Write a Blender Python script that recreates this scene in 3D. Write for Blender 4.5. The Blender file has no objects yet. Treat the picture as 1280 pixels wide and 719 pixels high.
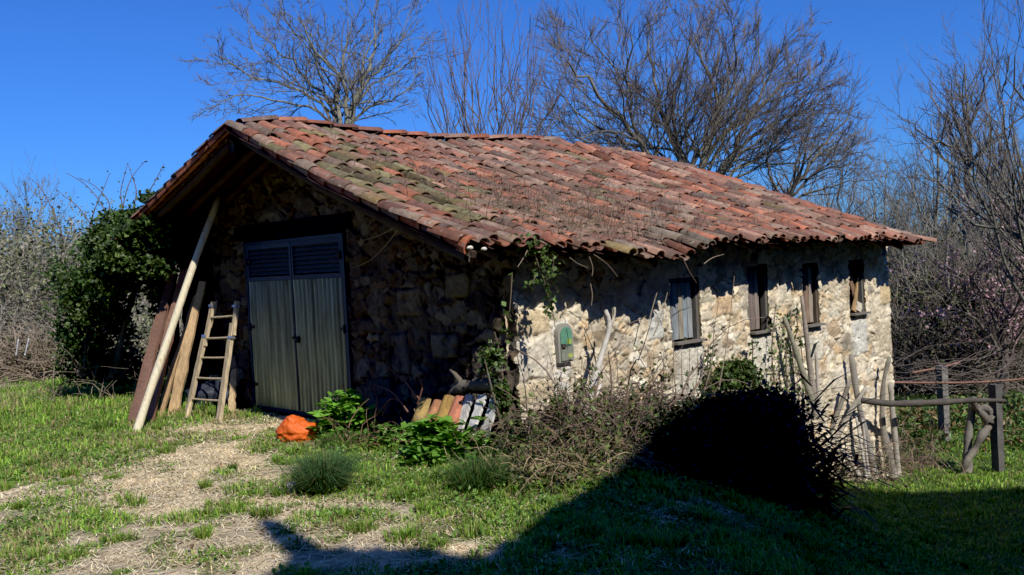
import bpy, math, random
import numpy as np
from mathutils import Matrix, Vector

rng = np.random.default_rng(7)
random.seed(7)
S = bpy.context.scene
COL = S.collection
R_ = math.radians

# ------------------------------------------------------------------ camera and site frame
F = 1217.3; PITCH = -0.02526; ROLL = -0.05376
CAM = np.array([0, 0, 1.754])
_fw = np.array([0, math.cos(PITCH), math.sin(PITCH)]); _up = np.array([0, -math.sin(PITCH), math.cos(PITCH)]); _rt = np.array([1., 0, 0])
RT = math.cos(ROLL) * _rt + math.sin(ROLL) * _up
UP = -math.sin(ROLL) * _rt + math.cos(ROLL) * _up
FW = _fw
TH = 0.7523                                   # yaw of the barn's long side
BX = np.array([math.cos(TH), math.sin(TH), 0]); BY = np.array([-math.sin(TH), math.cos(TH), 0]); BO = np.array([-0.0494, 9.1072, 0])
EL = R_(43.0)
_a = R_(15.0)
SUNH = -(math.cos(_a) * BY + math.sin(_a) * BX)     # horizontal direction towards the sun
SUN = np.array([SUNH[0] * math.cos(EL), SUNH[1] * math.cos(EL), math.sin(EL)])

def ray(u, v):
    return RT * ((u - 640) / F) + UP * ((359.5 - v) / F) + FW
def at(u, v, dep):
    return CAM + ray(u, v) * dep
def smooth(t):
    t = np.clip(t, 0, 1); return t * t * (3 - 2 * t)

def vnoise(x, y, seed=0):
    x = np.asarray(x, float); y = np.asarray(y, float)
    xi = np.floor(x).astype(np.int64); yi = np.floor(y).astype(np.int64)
    fx = x - xi; fy = y - yi
    fx = fx * fx * (3 - 2 * fx); fy = fy * fy * (3 - 2 * fy)
    def h(i, j):
        n = (i * 374761393 + j * 668265263 + seed * 974634541) & 0xFFFFFFFF
        n = ((n ^ (n >> 13)) * 1274126177) & 0xFFFFFFFF
        n = n ^ (n >> 16)
        return (n & 0xFFFF) / 65535.0
    a = h(xi, yi); b = h(xi + 1, yi); c = h(xi, yi + 1); d = h(xi + 1, yi + 1)
    return (a * (1 - fx) + b * fx) * (1 - fy) + (c * (1 - fx) + d * fx) * fy
def fbm(x, y, seed=0, oct=4):
    s = 0; a = .5; t = 0
    for o in range(oct):
        s = s + a * vnoise(x * 2 ** o, y * 2 ** o, seed + o * 17); t += a; a *= .5
    return s / t

def gz(x, y):
    x = np.asarray(x, float); y = np.asarray(y, float)
    z = -1.68 * smooth((x - .5 - .0 * y) / 5.0)
    z = z + .05 * (fbm(x * .6, y * .6, 3) - .5) + .03 * (fbm(x * 2.5, y * 2.5, 5) - .5)
    # the land climbs gently towards the scrub on the left and falls beyond the barn
    z = z + .9 * smooth((-x - 9) / 14) * smooth((y - 17) / 10)
    return z
def gnd(u, v):
    d = ray(u, v); t = np.arange(2., 70, .02)
    P = CAM + t[:, None] * d
    k = np.argmax(P[:, 2] < gz(P[:, 0], P[:, 1]))
    return P[k]
def loc(P):                                   # world -> barn frame
    q = np.asarray(P) - BO
    return np.array([q @ BX, q @ BY, q[2]])
def wld(x, y, z):
    return BO + x * BX + y * BY + np.array([0, 0, z])
def on_front(u, v, off=0.):                   # pixel -> point on the plane parallel to the gable wall (world)
    d = ray(u, v); o = BO + off * BX
    t = ((o - CAM) @ BX) / (d @ BX)
    return CAM + t * d
def on_side(u, v, off=0.):
    d = ray(u, v); o = BO + off * BY
    t = ((o - CAM) @ BY) / (d @ BY)
    return CAM + t * d

# ------------------------------------------------------------------ mesh building
class MB:
    def __init__(s):
        s.v = []; s.c = []; s.f3 = []; s.f4 = []; s.n = 0
    def add(s, v, f, c=None):
        v = np.asarray(v, float).reshape(-1, 3)
        f = np.asarray(f, np.int64)
        if f.size:
            (s.f4 if f.shape[1] == 4 else s.f3).append(f + s.n)
        if c is None: c = (.5, .5, .5)
        c = np.asarray(c, float)
        if c.ndim == 1: c = np.tile(c, (len(v), 1))
        s.v.append(v); s.c.append(c); s.n += len(v)
        return s
    def more(s, f):                           # extra faces on the last-added block, indices absolute
        f = np.asarray(f, np.int64); (s.f4 if f.shape[1] == 4 else s.f3).append(f)
    def box(s, cen, size, rot=None, c=None, taper=1.0):
        x, y, z = np.asarray(size, float) / 2
        v = np.array([[-x, -y, -z], [x, -y, -z], [x, y, -z], [-x, y, -z], [-x * taper, -y * taper, z], [x * taper, -y * taper, z], [x * taper, y * taper, z], [-x * taper, y * taper, z]])
        if rot is not None: v = v @ np.asarray(rot).T
        return s.add(v + np.asarray(cen), [[0, 3, 2, 1], [4, 5, 6, 7], [0, 1, 5, 4], [1, 2, 6, 5], [2, 3, 7, 6], [3, 0, 4, 7]], c)
    def build(s, name, mat, parent=None, smooth_=False, world=True):
        me = bpy.data.meshes.new(name)
        v = np.concatenate(s.v).astype(np.float32)
        f3 = np.concatenate(s.f3) if s.f3 else np.zeros((0, 3), np.int64)
        f4 = np.concatenate(s.f4) if s.f4 else np.zeros((0, 4), np.int64)
        me.vertices.add(len(v)); me.vertices.foreach_set('co', v.ravel())
        loops = np.concatenate([f3.ravel(), f4.ravel()]).astype(np.int32)
        me.loops.add(len(loops)); me.loops.foreach_set('vertex_index', loops)
        nf = len(f3) + len(f4)
        me.polygons.add(nf)
        ls = np.concatenate([np.arange(len(f3)) * 3, len(f3) * 3 + np.arange(len(f4)) * 4]).astype(np.int32)
        me.polygons.foreach_set('loop_start', ls)
        me.polygons.foreach_set('use_smooth', np.full(nf, smooth_))
        me.update(calc_edges=True); me.validate()
        c = np.concatenate(s.c); c = np.concatenate([c, np.ones((len(c), 1))], 1).astype(np.float32)
        if len(me.vertices) == len(c):
            at_ = me.attributes.new('col', 'FLOAT_COLOR', 'POINT'); at_.data.foreach_set('color', c.ravel())
        me.materials.append(mat)
        o = bpy.data.objects.new(name, me); COL.objects.link(o)
        if parent is not None:
            o.parent = parent
        return o

def norm(a):
    a = np.asarray(a, float); return a / (np.linalg.norm(a, axis=-1, keepdims=True) + 1e-12)
def basis(d):                                 # rotation whose z column is d
    d = norm(d); r = np.array([1., 0, 0]) if abs(d[0]) < .9 else np.array([0, 1., 0])
    x = norm(np.cross(r, d)); y = np.cross(d, x)
    return np.stack([x, y, d], 1)

def tubes(mb, pts, rad, sides=3, col=(.3, .3, .3), cap=False):
    """pts (N,K,3), rad (N,K) -> tubes, vectorised"""
    pts = np.asarray(pts, float); rad = np.asarray(rad, float)
    N, K, _ = pts.shape
    if N == 0: return
    T = np.empty_like(pts); T[:, 1:-1] = pts[:, 2:] - pts[:, :-2]; T[:, 0] = pts[:, 1] - pts[:, 0]; T[:, -1] = pts[:, -1] - pts[:, -2]
    T = norm(T)
    mean = norm(pts[:, -1] - pts[:, 0])
    ref = np.where(np.abs(mean[:, 2:3]) < .8, np.array([[0, 0, 1.]]), np.array([[1., 0, 0]]))[:, None, :]
    A = norm(np.cross(T, np.broadcast_to(ref, T.shape))); B = np.cross(T, A)
    ang = np.arange(sides) / sides * 2 * math.pi
    ring = pts[:, :, None, :] + rad[:, :, None, None] * (np.cos(ang)[None, None, :, None] * A[:, :, None, :] + np.sin(ang)[None, None, :, None] * B[:, :, None, :])
    idx = np.arange(N * K * sides).reshape(N, K, sides)
    a = idx[:, :-1, :]; b = idx[:, 1:, :]
    f = np.stack([a, np.roll(a, -1, 2), np.roll(b, -1, 2), b], -1).reshape(-1, 4)
    col = np.asarray(col, float)
    if col.ndim == 2: col = np.repeat(col, K * sides, 0)
    base = mb.n
    mb.add(ring.reshape(-1, 3), f, col)
    if cap and sides >= 3:
        for e in (0, K - 1):
            fan = idx[:, e, :] + base
            for k in range(1, sides - 1):
                mb.more(np.stack([fan[:, 0], fan[:, k], fan[:, k + 1]], -1))

def tube(mb, pts, rad, sides=8, col=(.3, .3, .3), cap=True, jit=0.):
    pts = np.asarray(pts, float)
    rad = np.full(len(pts), rad) if np.isscalar(rad) else np.asarray(rad, float)
    if jit:
        rad = rad * (1 + jit * rng.standard_normal(len(rad)))
    tubes(mb, pts[None], rad[None], sides, col, cap)

def resample(P, K):
    P = np.asarray(P, float)
    d = np.r_[0, np.cumsum(np.linalg.norm(np.diff(P, axis=0), axis=1))]
    # Catmull-like smoothing through linear + filter
    t = np.linspace(0, d[-1], K)
    Q = np.stack([np.interp(t, d, P[:, i]) for i in range(3)], 1)
    for _ in range(2):
        Q[1:-1] = .25 * Q[:-2] + .5 * Q[1:-1] + .25 * Q[2:]
    return Q

def plank(mb, p0, p1, w, t, nrm, col, k=8, wob=.006, bend=0., tap=1.):
    """a slightly irregular sawn board from p0 to p1, width w across, thickness t along nrm"""
    p0 = np.asarray(p0, float); p1 = np.asarray(p1, float); d = norm(p1 - p0)
    n = np.asarray(nrm, float); n = norm(n - (n @ d) * d); s = np.cross(d, n)
    V = []
    for i in range(k + 1):
        q = i / k; c = p0 + (p1 - p0) * q + n * bend * math.sin(math.pi * q)
        ww = w * (1 + (tap - 1) * q)
        e = rng.standard_normal(4) * wob
        V += [c - s * (ww / 2 + e[0]) - n * t / 2, c + s * (ww / 2 + e[1]) - n * t / 2, c + s * (ww / 2 + e[1]) + n * t / 2, c - s * (ww / 2 + e[0]) + n * t / 2]
    f = []
    for i in range(k):
        a = 4 * i
        for j in range(4): f.append([a + j, a + (j + 1) % 4, a + 4 + (j + 1) % 4, a + 4 + j])
    f.append([3, 2, 1, 0]); a = 4 * k; f.append([a, a + 1, a + 2, a + 3])
    cc = np.asarray(col, float) * (1 + .12 * rng.standard_normal((len(V), 1)))
    mb.add(V, f, np.clip(cc, .01, 1))

def leaves(mb, P, size, col, up=.3, fold=.25, asp=.6, dirs=None, jitcol=.25):
    """one folded four-cornered leaf per point"""
    P = np.asarray(P, float); n = len(P)
    if n == 0: return
    d = rng.standard_normal((n, 3)) if dirs is None else np.asarray(dirs) + .5 * rng.standard_normal((n, 3))
    d = norm(d); nn = rng.standard_normal((n, 3)) + np.array([0, 0, up * 3]); nn = norm(nn - (nn * d).sum(1, keepdims=True) * d)
    s = np.cross(d, nn)
    sz = size * (.6 + .8 * rng.random((n, 1)))
    a = P; b = P + d * sz * .5 + s * sz * asp * .5 + nn * sz * fold * .4; c = P + d * sz; e = P + d * sz * .5 - s * sz * asp * .5 + nn * sz * fold * .4
    V = np.stack([a, b, c, e], 1).reshape(-1, 3)
    i = np.arange(n)[:, None] * 4
    f = np.concatenate([i + np.array([[0, 1, 2]]), i + np.array([[0, 2, 3]])])
    col = np.asarray(col, float)
    if col.ndim == 1: col = np.tile(col, (n, 1))
    col = np.clip(col * (1 + jitcol * rng.standard_normal((n, 1))), .004, 1)
    mb.add(V, f, np.repeat(col, 4, 0))

def arcs(n, P0, D, L, K=7, droop=.6, wander=.25):
    """n wandering canes that rise and droop"""
    P = np.empty((n, K, 3)); P[:, 0] = P0; d = norm(D); st = (L / (K - 1))[:, None]
    for k in range(1, K):
        P[:, k] = P[:, k - 1] + d * st
        d = norm(d + wander * rng.standard_normal((n, 3)) + np.array([0, 0, -droop / K]))
    return P

# ------------------------------------------------------------------ tags
def tag(o, label=None, cat=None, group=None, kind=None):
    if label: o['label'] = label
    if cat: o['category'] = cat
    if group: o['group'] = group
    if kind: o['kind'] = kind
    return o
def empty(name, p=(0, 0, 0), rz=0.):
    o = bpy.data.objects.new(name, None); COL.objects.link(o); o.location = p; o.rotation_euler = (0, 0, rz)
    o.empty_display_size = .2
    return o
def under(root, o):
    """o's mesh was built in world coordinates: keep it there below a placed root"""
    bpy.context.view_layer.update() if False else None
    M = Matrix.Translation(root.location) @ root.rotation_euler.to_matrix().to_4x4()
    o.parent = root; o.matrix_parent_inverse = M.inverted()
    return o
def to_local(mb, p, rz=0.):
    """shift everything collected in world coordinates into a frame at p"""
    c, s = math.cos(-rz), math.sin(-rz); Rm = np.array([[c, -s, 0], [s, c, 0], [0, 0, 1]])
    mb.v = [(a - np.asarray(p)) @ Rm.T for a in mb.v]
    return mb

# ------------------------------------------------------------------ materials
def mat(name, rough=.85, nscale=6., namt=.35, bump=.0, bscale=20., metal=0., spec=.3, trans=0., detail=6., stretch=None, tint2=None, t2scale=2., t2lo=.5, t2hi=.65, tint3=None, t3scale=2., t3lo=.5, t3hi=.7):
    m = bpy.data.materials.new(name); m.use_nodes = True
    nt = m.node_tree; N = nt.nodes; L = nt.links; N.clear()
    out = N.new('ShaderNodeOutputMaterial'); b = N.new('ShaderNodeBsdfPrincipled')
    b.inputs['Roughness'].default_value = rough; b.inputs['Metallic'].default_value = metal
    b.inputs['Specular IOR Level'].default_value = spec
    at_ = N.new('ShaderNodeAttribute'); at_.attribute_name = 'col'
    tc = N.new('ShaderNodeTexCoord'); vec = tc.outputs['Object']
    if stretch:
        mp = N.new('ShaderNodeMapping'); mp.inputs['Scale'].default_value = stretch; L.new(vec, mp.inputs['Vector']); vec = mp.outputs['Vector']
    nz = N.new('ShaderNodeTexNoise'); nz.inputs['Scale'].default_value = nscale; nz.inputs['Detail'].default_value = detail; nz.inputs['Roughness'].default_value = .65
    L.new(vec, nz.inputs['Vector'])
    mr = N.new('ShaderNodeMapRange'); mr.inputs['From Min'].default_value = .25; mr.inputs['From Max'].default_value = .75
    mr.inputs['To Min'].default_value = 1 - namt; mr.inputs['To Max'].default_value = 1 + namt
    L.new(nz.outputs['Fac'], mr.inputs['Value'])
    mx = N.new('ShaderNodeVectorMath'); mx.operation = 'SCALE'
    L.new(at_.outputs['Color'], mx.inputs[0]); L.new(mr.outputs['Result'], mx.inputs['Scale'])
    c = mx.outputs['Vector']
    if tint2:
        n2 = N.new('ShaderNodeTexNoise'); n2.inputs['Scale'].default_value = t2scale; n2.inputs['Detail'].default_value = 5; L.new(vec, n2.inputs['Vector'])
        r2 = N.new('ShaderNodeMapRange'); r2.inputs['From Min'].default_value = t2lo; r2.inputs['From Max'].default_value = t2hi; r2.inputs['To Max'].default_value = .85
        L.new(n2.outputs['Fac'], r2.inputs['Value'])
        m2 = N.new('ShaderNodeMix'); m2.data_type = 'RGBA'; m2.inputs['B'].default_value = (*tint2, 1)
        L.new(r2.outputs['Result'], m2.inputs['Factor']); L.new(c, m2.inputs['A']); c = m2.outputs['Result']
    if tint3:
        n3 = N.new('ShaderNodeTexNoise'); n3.inputs['Scale'].default_value = t3scale; n3.inputs['Detail'].default_value = 9; n3.inputs['Roughness'].default_value = .75; L.new(vec, n3.inputs['Vector'])
        r3 = N.new('ShaderNodeMapRange'); r3.inputs['From Min'].default_value = t3lo; r3.inputs['From Max'].default_value = t3hi; r3.inputs['To Max'].default_value = .72
        L.new(n3.outputs['Fac'], r3.inputs['Value'])
        m3 = N.new('ShaderNodeMix'); m3.data_type = 'RGBA'; m3.inputs['B'].default_value = (*tint3, 1)
        L.new(r3.outputs['Result'], m3.inputs['Factor']); L.new(c, m3.inputs['A']); c = m3.outputs['Result']
    L.new(c, b.inputs['Base Color'])
    if bump:
        bn = N.new('ShaderNodeTexNoise'); bn.inputs['Scale'].default_value = bscale; bn.inputs['Detail'].default_value = 8; bn.inputs['Roughness'].default_value = .7
        L.new(vec, bn.inputs['Vector'])
        bp = N.new('ShaderNodeBump'); bp.inputs['Strength'].default_value = bump; bp.inputs['Distance'].default_value = .02
        L.new(bn.outputs['Fac'], bp.inputs['Height']); L.new(bp.outputs['Normal'], b.inputs['Normal'])
    sh = b.outputs['BSDF']
    if trans:
        t = N.new('ShaderNodeBsdfTranslucent'); L.new(c, t.inputs['Color'])
        ms = N.new('ShaderNodeMixShader'); ms.inputs['Fac'].default_value = trans
        L.new(sh, ms.inputs[1]); L.new(t.outputs['BSDF'], ms.inputs[2]); sh = ms.outputs['Shader']
    L.new(sh, out.inputs['Surface'])
    return m

M_stone = mat('rubble_stone', .92, 9, .32, .7, 45, tint2=(.13, .11, .075), t2scale=1.3, t2lo=.60, t2hi=.8, tint3=(.36, .23, .11), t3scale=3.2, t3lo=.56, t3hi=.74)
M_shadestone = mat('shaded_rubble_stone', .92, 9, .4, .7, 45, tint2=(.05, .04, .03), t2scale=1.7, t2lo=.5, t2hi=.72)  # rubble for the walls whose shade is put into the colour
M_tile = mat('clay_tile', .88, 14, .38, .6, 60, tint2=(.34, .31, .26), t2scale=19, t2lo=.60, t2hi=.72, tint3=(.105, .065, .05), t3scale=2.6, t3lo=.46, t3hi=.66)
M_wood = mat('weathered_wood', .8, 5, .4, .5, 14, stretch=(9, 9, 1))
M_bwood = mat('beam_wood', .85, 7, .35, .4, 25)
M_bark = mat('bark', .9, 8, .35, .6, 30, tint2=(.21, .22, .16), t2scale=5, t2lo=.56, t2hi=.72)
M_twig = mat('twig', .85, 3, .25)
M_leaf = mat('leaf', .5, 3, .25, spec=.45, trans=.25)
M_grass = mat('grass_blade', .6, 2, .25, spec=.3, trans=.3)
M_ground = mat('ground_soil', .95, 5, .35, .8, 30)
M_metal = mat('galvanised_sheet', .32, 4, .3, .1, 8, metal=.8, spec=.5, stretch=(1, 5, .6), tint2=(.10, .085, .06), t2scale=2.2, t2lo=.60, t2hi=.78)
M_blue = mat('painted_frame', .5, 8, .2, .1, 20)
M_bag = mat('plastic_sack', .48, 7, .22, .5, 22, spec=.4, trans=.1)
M_tarp = mat('tarpaulin', .55, 8, .25, .3, 20)
M_plain = mat('plaster', .9, 6, .2, .3, 20)
M_paint = mat('old_paint', .6, 14, .3, .2, 30)
M_rust = mat('rusty_pipe', .75, 9, .35, .3, 40)
M_rail = mat('grey_timber', .85, 10, .35, .6, 30, stretch=(1, 1, 1))

# ------------------------------------------------------------------ camera, sun, sky
cd = bpy.data.cameras.new('camera'); cam = bpy.data.objects.new('camera', cd); COL.objects.link(cam)
cd.sensor_fit = 'HORIZONTAL'; cd.sensor_width = 36; cd.lens = F / 1280 * 36; cd.clip_start = .05; cd.clip_end = 3000
cam.matrix_world = Matrix(((RT[0], UP[0], -FW[0], CAM[0]), (RT[1], UP[1], -FW[1], CAM[1]), (RT[2], UP[2], -FW[2], CAM[2]), (0, 0, 0, 1)))
S.camera = cam
sd = bpy.data.lights.new('sun', 'SUN'); so = bpy.data.objects.new('sun', sd); COL.objects.link(so)
sd.energy = 5.0; sd.angle = R_(.53); sd.color = (1, .94, .84)
so.rotation_euler = Vector(SUN).to_track_quat('Z', 'Y').to_euler()
w = bpy.data.worlds.new('World'); S.world = w; w.use_nodes = True
nt = w.node_tree; bg = nt.nodes['Background']
sky = nt.nodes.new('ShaderNodeTexSky'); sky.sky_type = 'NISHITA'; sky.sun_disc = False
sky.sun_elevation = EL; sky.sun_rotation = math.atan2(SUN[0], SUN[1]); sky.altitude = 300; sky.air_density = 1.0; sky.dust_density = .9; sky.ozone_density = 3.0
tint = nt.nodes.new('ShaderNodeMix'); tint.data_type = 'RGBA'; tint.blend_type = 'MULTIPLY'; tint.inputs['Factor'].default_value = 1; tint.inputs['B'].default_value = (.27, .66, 1.42, 1)
nt.links.new(sky.outputs['Color'], tint.inputs['A']); nt.links.new(tint.outputs['Result'], bg.inputs['Color']); bg.inputs['Strength'].default_value = .095
S.view_settings.view_transform = 'Standard'; S.view_settings.look = 'None'; S.view_settings.exposure = 0
S.view_settings.use_curve_mapping = True                      # a camera's black point, nothing else
cm = S.view_settings.curve_mapping; cm.black_level = (.0034, .0042, .004); cm.update()
S.cycles.max_bounces = 6; S.cycles.transparent_max_bounces = 6
#@@PART2
# ------------------------------------------------------------------ ground
def blobs(spec):
    out = []
    for u, v, rx, ry, amt in spec:
        p = gnd(u, v); out.append((p[0], p[1], rx, ry, amt))
    return out
def field(bl, x, y):
    s = np.zeros_like(x)
    for bx_, by_, rx, ry, a in bl:
        s = s + a * np.exp(-((x - bx_) / rx) ** 2 - ((y - by_) / ry) ** 2)
    return s
STRAW = blobs([(265, 572, .8, 1.0, .9), (330, 610, .7, .5, .8), (345, 528, .9, .35, 1.1), (225, 590, .8, .6, .7), (300, 545, .9, .7, .7), (395, 632, .5, .3, .6), (60, 622, 1.0, .3, .6),
               (120, 612, .9, .3, .5), (250, 690, 1.1, .35, .45), (330, 660, .5, .2, .4), (560, 690, .6, .2, .3), (180, 640, .7, .3, .45), (470, 655, .5, .2, .3), (290, 630, .5, .2, .6)])
GREEN = blobs([(50, 520, 2.2, 2.6, 1.1), (140, 500, 1.8, 2.5, 1.1), (30, 570, 1.2, 1.0, .9), (130, 550, 1.0, .9, .8), (545, 610, 1.0, .5, .9), (480, 575, .9, .9, 1.0), (650, 620, .8, .7, .9), (430, 545, .8, .6, .9),
               (690, 650, .5, .5, .7), (140, 615, .35, .2, .9), (250, 648, .35, .2, .7), (15, 665, .4, .3, .7), (60, 655, .5, .2, .4), (410, 615, .5, .4, .9), (190, 575, .4, .3, .5), (170, 528, .8, .6, .8),
               (1210, 575, 2.5, 3.0, 1.2), (1140, 570, 1.2, 2.0, .8), (580, 650, .8, .3, .5), (350, 565, .35, .3, .6), (390, 545, .4, .4, .7), (230, 582, .25, .15, .6), (100, 690, .4, .2, .4), (330, 690, .4, .15, .4), (270, 705, .5, .2, .35)])
def veg(x, y):
    n = fbm(x * 1.5, y * 1.5, 21); n2 = fbm(x * 5, y * 5, 33)
    v = .50 + field(GREEN, x, y) - .50 * field(STRAW, x, y) + 1.9 * (n - .5) + 1.7 * (n2 - .5)
    far = smooth((y - 17) / 4) * .4
    right = smooth((x - .2) / 1.5) * .6
    return np.clip(v + far + right, 0, 1)
def straw(x, y):
    n = fbm(x * 2.2, y * 2.2, 41); n2 = fbm(x * 9, y * 9, 43)
    return np.clip(field(STRAW, x, y) * (.2 + 1.4 * n) + .8 * (n2 - .5) * smooth((2.5 - x) / 2) * .6 + .12 * smooth((1.5 - x)), 0, 1)

def axis(lo, hi, st, far, n):
    core = np.arange(lo, hi, st); g = np.geomspace(1, far, n)
    return np.r_[lo - g[::-1] + 1 - st, core, hi + g - 1 + st]
ax_ = axis(-8.5, 9.5, .06, 500, 45); ay_ = axis(3.5, 19.5, .06, 500, 45)
gx, gy = np.meshgrid(ax_, ay_)
near = np.exp(-(np.maximum(np.hypot(gx, gy - 9) - 12, 0) / 6) ** 2)
gzv = gz(gx, gy) + near * (.035 * (fbm(gx * 7, gy * 7, 8) - .5) + .02 * (vnoise(gx * 16, gy * 16, 9) - .5))
gv = veg(gx, gy); gs = straw(gx, gy)
soil = np.array([.36, .29, .20]); strc = np.array([.86, .73, .47]); grn = np.array([.075, .12, .03])
nn_ = fbm(gx * 3, gy * 3, 51)[..., None]
peb = (vnoise(gx * 33, gy * 33, 55) > .80) * .5
gc = soil * (.5 + 1.0 * nn_) * (1 + peb[..., None])
gc = gc * (1 - gs[..., None]) + strc * (.7 + .6 * nn_) * gs[..., None]
gw = smooth((gv - .15) / .6)[..., None]
gc = gc * (1 - gw) + grn * (.7 + .6 * nn_) * gw
g = MB(); ny_, nx_ = gx.shape
idx = np.arange(nx_ * ny_).reshape(ny_, nx_)
g.add(np.stack([gx, gy, gzv], -1).reshape(-1, 3), np.stack([idx[:-1, :-1], idx[:-1, 1:], idx[1:, 1:], idx[1:, :-1]], -1).reshape(-1, 4), gc.reshape(-1, 3))
tag(g.build('ground', M_ground, None, True), 'sloping yard of soil, straw and rough turf', kind='structure')

def inside_barn(x, y, m=.0):
    q = np.stack([x, y, x * 0], -1) - BO
    a = q @ BX; b = q @ BY
    return (a > -.05 - m) & (a < 8.0) & (b > -.05 - m) & (b < 7.4)

def sample_ground(n, x0, x1, y0, y1, ref=7.):
    x = rng.uniform(x0, x1, n); y = rng.uniform(y0, y1, n)
    d = np.hypot(x, y); k = (rng.random(n) < np.minimum(1, (ref / d) ** 1.6)) & (np.abs(x) < .62 * y + 1.6) & ~inside_barn(x, y)
    return x[k], y[k]

def blades(mb, x, y, z, h, wd, col, lean=.5, ldir=None):
    n = len(x)
    if n == 0: return
    a = rng.uniform(0, 2 * math.pi, n); s = np.stack([np.cos(a), np.sin(a), a * 0], 1)
    if ldir is None:
        b = rng.uniform(0, 2 * math.pi, n); ld = np.stack([np.cos(b), np.sin(b), b * 0], 1)
    else: ld = ldir
    ln = (lean * rng.random(n))[:, None]; h = h[:, None]; wd = wd[:, None]
    p = np.stack([x, y, z], 1)
    m = p + np.array([0, 0, 1]) * h * .6 + ld * h * ln * .35; t = p + np.array([0, 0, 1]) * h * (1 - .35 * ln) + ld * h * ln
    V = np.stack([p - s * wd, p + s * wd, m + s * wd * .8, m - s * wd * .8, t], 1).reshape(-1, 3)
    i = np.arange(n)[:, None] * 5
    b0 = mb.n
    mb.add(V, i + np.array([[0, 1, 2, 3]]), np.repeat(col, 5, 0) * np.tile(np.array([.55, .55, .95, .95, 1.2])[:, None], (n, 1)))
    mb.more(i + np.array([[3, 2, 4]]) + b0)

def grass_cols(n, dry=0.):
    base = np.array([[.16, .31, .035], [.23, .39, .05], [.31, .40, .09], [.11, .21, .035]])[rng.integers(0, 4, n)]
    k = rng.random(n) < dry
    base = base * 1.15
    base = np.where(k[:, None], np.array([[.34, .27, .13]]), base)
    return np.clip(base * (1 + .25 * rng.standard_normal((n, 1))), .01, 1)
gb = MB()
x, y = sample_ground(1500000, -12, 10, 4.6, 21, 6.)
v_ = veg(x, y); k = rng.random(len(x)) < smooth((v_ - .08) / .7) * .97 + .02; x, y, v_ = x[k], y[k], v_[k]
pat = fbm(x * 2.1, y * 2.1, 61)
h = (.015 + .066 * smooth(v_) * (pat ** 1.5 + .2)) * rng.uniform(.25, 1.6, len(x)); h *= 1 + 1.1 * smooth((y - 10.5) / 4) * (x < -3.2)
d = np.hypot(x, y)
blades(gb, x, y, gz(x, y) - .004, h, .0022 + .0004 * d * rng.uniform(.6, 1.2, len(x)), np.where((rng.random(len(x)) < .6 * smooth((fbm(x * 1.7, y * 1.7, 65) - .5) / .2))[:, None] & (x < 2)[:, None], np.array([[.40, .34, .17]]) * rng.uniform(.6, 1.2, (len(x), 1)), grass_cols(len(x), .10)) * (.7 + .7 * pat[:, None]), 1.0)
print('grass', len(x))
# scattered tufts
tx, ty = sample_ground(2600, -9, 9, 4.8, 18, 6.)
kt = rng.random(len(tx)) < .25 + .75 * veg(tx, ty); tx, ty = tx[kt][:800], ty[kt][:800]
for cx_, cy_ in zip(tx, ty):
    m = int(rng.integers(50, 170)); rr_ = rng.uniform(.03, .12); a_ = rng.uniform(0, 6.28, m); q_ = rr_ * np.sqrt(rng.random(m)); xx = cx_ + np.cos(a_) * q_; yy = cy_ + np.sin(a_) * q_ * .8
    dd_ = math.hypot(cx_, cy_); hh_ = rng.uniform(.04, .12)
    blades(gb, xx, yy, gz(xx, yy) - .004, hh_ * rng.uniform(.5, 1.2, m), np.full(m, .002 + .0003 * dd_), grass_cols(m, .1) * rng.uniform(.6, 1.1), .9, np.stack([np.cos(a_), np.sin(a_), a_ * 0], 1))

tag(gb.build('grass', M_grass), 'short patchy green grass on the yard', 'grass', kind='stuff')

# straw litter: flat stems
sb = MB(); x, y = sample_ground(1100000, -9, 4, 4.8, 14, 6.)
s_ = straw(x, y); k = rng.random(len(x)) < s_ * .55; x, y = x[k], y[k]; n = len(x)
a = rng.uniform(0, math.pi, n); L_ = .014 + .055 * rng.random(n) ** 2
dd = np.stack([np.cos(a) * L_, np.sin(a) * L_, rng.normal(0, .007, n)], 1)
p = np.stack([x, y, gz(x, y) + .006 + .016 * rng.random(n)], 1); s2 = np.stack([-np.sin(a), np.cos(a), a * 0], 1) * (.0009 + .00024 * np.hypot(x, y)[:, None]) * rng.uniform(.6, 1.4, (n, 1))
V = np.stack([p - dd - s2, p + dd - s2, p + dd + s2, p - dd + s2], 1).reshape(-1, 3)
cc = np.array([[.78, .66, .42], [.68, .55, .33], [.84, .75, .52], [.48, .37, .23]])[rng.integers(0, 4, n)] * rng.uniform(.7, 1.15, (n, 1))
sb.add(V, np.arange(n)[:, None] * 4 + np.array([[0, 1, 2, 3]]), np.repeat(cc, 4, 0))
print('straw', n)
tag(sb.build('straw', M_twig), 'loose pale straw strewn before the metal door', 'straw', kind='stuff')

# low broad-leaved weeds through the turf
wb = MB(); x, y = sample_ground(26000, -12, 10, 5, 20, 8.)
v_ = veg(x, y); k = rng.random(len(x)) < smooth((v_ - .45) / .5) * (fbm(x * 1.1, y * 1.1, 71) > .45) * .8; x, y = x[k], y[k]
m = 7; px_ = np.repeat(x, m) + rng.normal(0, .035, len(x) * m); py_ = np.repeat(y, m) + rng.normal(0, .035, len(x) * m)
leaves(wb, np.stack([px_, py_, gz(px_, py_) + rng.uniform(.005, .08, len(px_))], 1), .04, (.14, .26, .045), up=.9, asp=.6)
tag(wb.build('ground_weeds', M_leaf), 'low broad leaved weeds among the grass', 'weeds', kind='stuff')

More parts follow.
